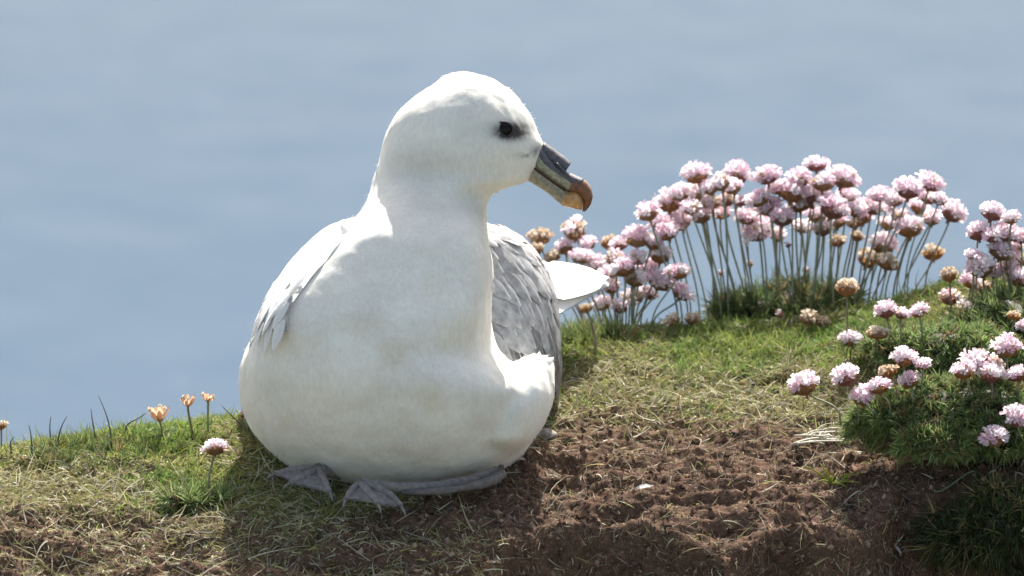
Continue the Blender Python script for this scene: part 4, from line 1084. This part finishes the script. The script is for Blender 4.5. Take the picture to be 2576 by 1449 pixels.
# front cushion
G_(2024, 966, 82, 'p', 2115, 1055, "lilac thrift flower leaning far left over the straw, leftmost of the front ones", GC)
G_(2132, 944, 82, 'p', 2160, 1050, "lilac thrift flower second from left among the front ones", GC)
G_(2274, 898, 72, 'p', 2276, 985, "pale thrift flower at the top of the front cushion's left cluster", GC)
G_(2323, 914, 48, 'p', 2318, 985, "small pink flower right of the left cluster's top on the front cushion", GC)
G_(2237, 932, 54, 'w', 2256, 990, "cream coloured fading head in the middle of the front cushion's left cluster", GC)
G_(2212, 970, 62, 'p', 2240, 1030, "lilac flower below the cream fading head on the front cushion", GC)
G_(2170, 998, 62, 'p', 2214, 1068, "lowest lilac flower of the front cushion's left cluster", GC)
G_(2289, 958, 54, 'p', 2296, 1000, "small lilac flower on the front cushion right of the cream head", GC)
G_(2532, 874, 74, 'p', 2536, 960, "pale thrift flower at upper right on the front cushion", GC)
G_(2454, 902, 80, 'p', 2456, 985, "largest lilac flower topping the front cushion's right cluster", GC)
G_(2500, 912, 62, 'm', 2498, 985, "faded pinkish head in the middle of the front cushion's right cluster", GC)
G_(2424, 932, 62, 'p', 2440, 990, "leftmost lilac flower of the front cushion's right cluster", GC)
G_(2493, 940, 74, 'p', 2496, 1005, "lilac flower at the bottom of the front cushion's right cluster", GC)
G_(2562, 938, 66, 'p', 2564, 1005, "lilac flower at the right border beside the front cushion's right cluster", GC)
G_(2559, 1047, 66, 'p', 2560, 1170, "pale thrift flower on a long stem at the right border below the cushion's brow", GC)
G_(2500, 1098, 68, 'p', 2525, 1180, "pale pink flower on a bent yellowish stem before the dark cushion side", GC)
G_(2346, 1226, 24, 'b', 2455, 1200, "small bud on a fallen stem lying across the dark hollow", GC)
# left
G_(400, 1036, 56, 'o', 408, 1100, "open papery thrift cup, leftmost of three on the left skyline", GL)
G_(473, 1005, 44, 'o', 484, 1095, "open papery thrift cup, middle of three on the left skyline", GL)
G_(523, 996, 36, 'o', 524, 1090, "open papery thrift cup nearest the bird on the left skyline", GL)
G_(613, 1040, 40, 'b', 622, 1085, "closed pale bud touching the bird's breast at left", GL)
G_(2, 1068, 40, 'w', 4, 1130, "dry head at the left border of the picture", GL)
G_(541, 1125, 60, 'p', 524, 1228, "lone pink thrift flower in the turf left of the bird", GL)
ANCHOR = [(1754, 436, "the tall clump's top left corner flower"), (1854, 436, "the second flower along the tall clump's top"), (1931, 440, "the lone flower above the clump's dip"), (2053, 411, "the tall clump's topmost flower"),
    (2119, 444, "the wide flower right of the topmost one"), (1909, 575, "the big pale low flower of the tall clump"), (2093, 521, "the big flower in the tall clump's centre"), (1990, 481, "the broad flower left of the clump's peak"),
    (2193, 514, "the flower left of the tall clump's gap"), (2285, 473, "the wide flower near the clump's top right"), (2339, 455, "the tall clump's upper right corner flower"), (2392, 533, "the tall clump's rightmost flower"),
    (2289, 572, "the round low flower of the clump's right half"), (1684, 508, "the second flower up the clump's left slope"), (1632, 532, "the tall clump's lower left end flower"), (2219, 614, "the pale flower over the two rusty heads"),
    (1603, 595, "the large flower topping the small clump"), (1533, 608, "the greyish head topping the small clump"), (1658, 704, "the broad low flower of the small clump"), (1527, 690, "the flower above the white tail's tip"), (1706, 680, "the small clump's right end flower"), (1592, 746, "the yellow cupped low head of the small clump"), (1463, 643, "the flower above the middle of the white tail"),
    (2494, 531, "the right edge's highest flower"), (2518, 628, "the wide flower amid the right bunch"), (2471, 670, "the dark cupped flower of the right bunch"), (2532, 582, "the right bunch's flower below the highest")]
WORD = ["just right of", "lower right of", "just below", "lower left of", "just left of", "upper left of", "just above", "upper right of"]
taken = set()
def crowd_label(X, Y, kind):
    for ax, ay, nm in sorted(ANCHOR, key=lambda q: (q[0] - X) ** 2 + (q[1] - Y) ** 2):
        k = int(round(math.atan2(Y - ay, X - ax) / (math.pi / 4))) % 8
        if (nm, k) not in taken:
            taken.add((nm, k)); return {"p": "crowded pink thrift head ", "m": "browning thrift head "}[kind] + WORD[k] + " " + nm
for a_ in FLOWERS:
    a_ = list(a_)
    if a_[5] is None: a_[5] = crowd_label(a_[0], a_[1], a_[3])
    flower(*a_)

# ------------------------------------------------------------------ single stalks and small things
def stalk(name, pts, rad, mat, label, cat, group=None, tip=.25):
    q = np.array(pts); n = 9; t_ = np.linspace(0, len(q) - 1, n)
    q = np.stack([np.interp(t_, range(len(q)), q[:, c]) for c in range(3)], 1)
    for _ in range(2): q[1:-1] = .25 * q[:-2] + .5 * q[1:-1] + .25 * q[2:]
    v, f = tube(q - q[0], np.linspace(rad, rad * tip, n), 6)
    o = link(name, mesh_np(name, v, f, None, mat), None, label, cat, group); o.location = V(q[0])
M_bl = leafy("stalk_grey_green", (.12, .12, .09), .2); M_dry = leafy("stalk_dry", (.36, .30, .22), .2); M_yg = leafy("blade_yellow_green", (.34, .36, .07), .45)
GB_ = "grass blades on the left skyline"
for (pl, lab) in (([(280, 1100), (272, 1050), (247, 994)], "tallest curved dark blade on the left skyline"),
                  ([(240, 1095), (232, 1060), (229, 1028)], "straight thin blade left of the tallest one on the skyline"),
                  ([(145, 1110), (152, 1075), (169, 1046)], "right leaning blade of the spiky tuft at far left"),
                  ([(80, 1120), (78, 1090), (72, 1068)], "upright thin blade at far left on the skyline"),
                  ([(128, 1105), (124, 1075), (128, 1048)], "upright dark blade in the middle of the spiky tuft"),
                  ([(315, 1065), (345, 1056), (368, 1038)], "blade arching right towards the leftmost papery cup"),
                  ([(610, 1068), (580, 1045), (556, 1018)], "left leaning blade beside the closed bud by the breast"),
                  ([(28, 1125), (24, 1112), (36, 1098)], "short hooked blade near the left border")):
    b = gbase(pl[0][0], pl[0][1] + 20); wd = PX(b)[2]
    stalk("grass_shoot", [b - np.array([0, 0, .003])] + [P(x, y, wd) for x, y in pl], .00075, M_bl, lab, "grass", GB_)
b = gbase(1498, 890); wd = PX(b)[2]
stalk("dry_stalk", [b, P(1500, 850, wd), P(1488, 812, wd), P(1478, 780, wd)], .0013, M_dry, "dry greyish stalk standing in the turf below the white tail", "stalk")
# yellow-green grass sprig rooted in the peat
b = gbase(2092, 1218); wd = PX(b)[2]
sp = empty("grass_sprig", b, "yellow green sprig of grass growing alone on the bare peat", "plant")
for (x, y, dw) in ((2024, 1172, .0), (2063, 1166, .004), (2076, 1180, -.004), (2140, 1208, .0), (2172, 1190, .003), (2130, 1226, -.008), (2164, 1216, -.004), (2056, 1212, -.006), (2106, 1190, .004), (2145, 1190, .006)):
    e = P(x, y, wd + dw); q = np.array([b, (b + e) / 2 + np.array([0, 0, .003]), e]); t_ = np.linspace(0, 1, 7)[:, None]
    q = (1 - t_) ** 2 * q[0] + 2 * t_ * (1 - t_) * q[1] + t_ ** 2 * q[2]
    v, f = tube(q - b, np.linspace(.0011, .0003, 7), 5); link("blade", mesh_np("blade", v, f, None, M_yg), sp)
# bleached straw lying together at the upper edge of the peat
b = on_ground(2065, 1108); sb = empty("straw_wisp", b, "wisp of bleached pale straw lying on the peat edge left of the big cushion", "straw")
M_pale = leafy("bleached_straw", (.62, .59, .48), .2)
for k in range(16):
    p0 = on_ground(2000 + random.uniform(-10, 60), 1095 + random.uniform(-8, 30)); p1 = on_ground(2085 + random.uniform(-20, 60), 1096 + random.uniform(-10, 28))
    q = np.array([p0 + np.array([0, 0, .0015]), (p0 + p1) / 2 + np.array([0, 0, random.uniform(.002, .006)]), p1 + np.array([0, 0, .0015])]); t_ = np.linspace(0, 1, 8)[:, None]
    q = (1 - t_) ** 2 * q[0] + 2 * t_ * (1 - t_) * q[1] + t_ ** 2 * q[2]
    v, f = tube(q - b, np.linspace(.0008, .0004, 8) * random.uniform(.7, 1.2), 5); link("straw", mesh_np("straw", v, f, None, M_pale), sb)
# white scraps
def scrap(X, Y, ln, wdt, ang, label, name="feather_scrap", cat="feather"):
    b = on_ground(X, Y); K = 7; v, f = [], []
    for k in range(K):
        t_ = k / (K - 1); hw = wdt * .5 * math.sin(math.pi * (.1 + .85 * t_)) * random.uniform(.8, 1.2)
        c = np.array([math.cos(ang), math.sin(ang) * .6, 0]) * ln * (t_ - .5); s = np.array([-math.sin(ang), math.cos(ang), 0]) * hw
        up_ = .0014 + .0035 * t_ * (1 - t_)
        for j, z in ((-1, .0012), (0, 0), (1, .0006)): v.append(c + s * j + np.array([0, 0, up_ + z]))
    v = np.array(v); f = np.array([(k * 3 + j, k * 3 + j + 1, k * 3 + j + 4, k * 3 + j + 3) for k in range(K - 1) for j in range(2)])
    v2 = v - np.array([0, 0, .0005]); n = len(v)
    o = link(name, mesh_np(name, np.concatenate([v, v2]), [f, f[:, ::-1] + n], np.tile([.66, .64, .60], (2 * n, 1)), M_down), None, label, cat); o.location = V(b + .0012 * UP)
    nn_ = ray(GB, X, Y)[1]; nn_ = unit(nn_ * np.sign(nn_ @ -FWD) + np.array([0, 0, .6])); o.rotation_mode = 'QUATERNION'; o.rotation_quaternion = Vector((0, 0, 1)).rotation_difference(V(nn_))
scrap(1622, 1236, .012, .0042, .55, "small white feather lying on the bare brown peat")
scrap(2250, 1392, .010, .004, -.4, "pale feather scrap in the dark shade at lower right")
scrap(1310, 1168, .008, .003, -.5, "thin white curl of down beside the bird's belly at right")
b = on_ground(1372, 1098)
v, f = uvball((0, 0, .001), (.008, .006, .0042)); v = v * (1 + .25 * fbm(v * 260, 2, 7)[:, None])
o = link("pebble", mesh_np("pebble", v, f, None, solid("pebble", (.26, .24, .21), .9, .2, .4, 300, .5)), None, "small pale grey stone half hidden behind the bird's belly", "stone"); o.location = V(b)
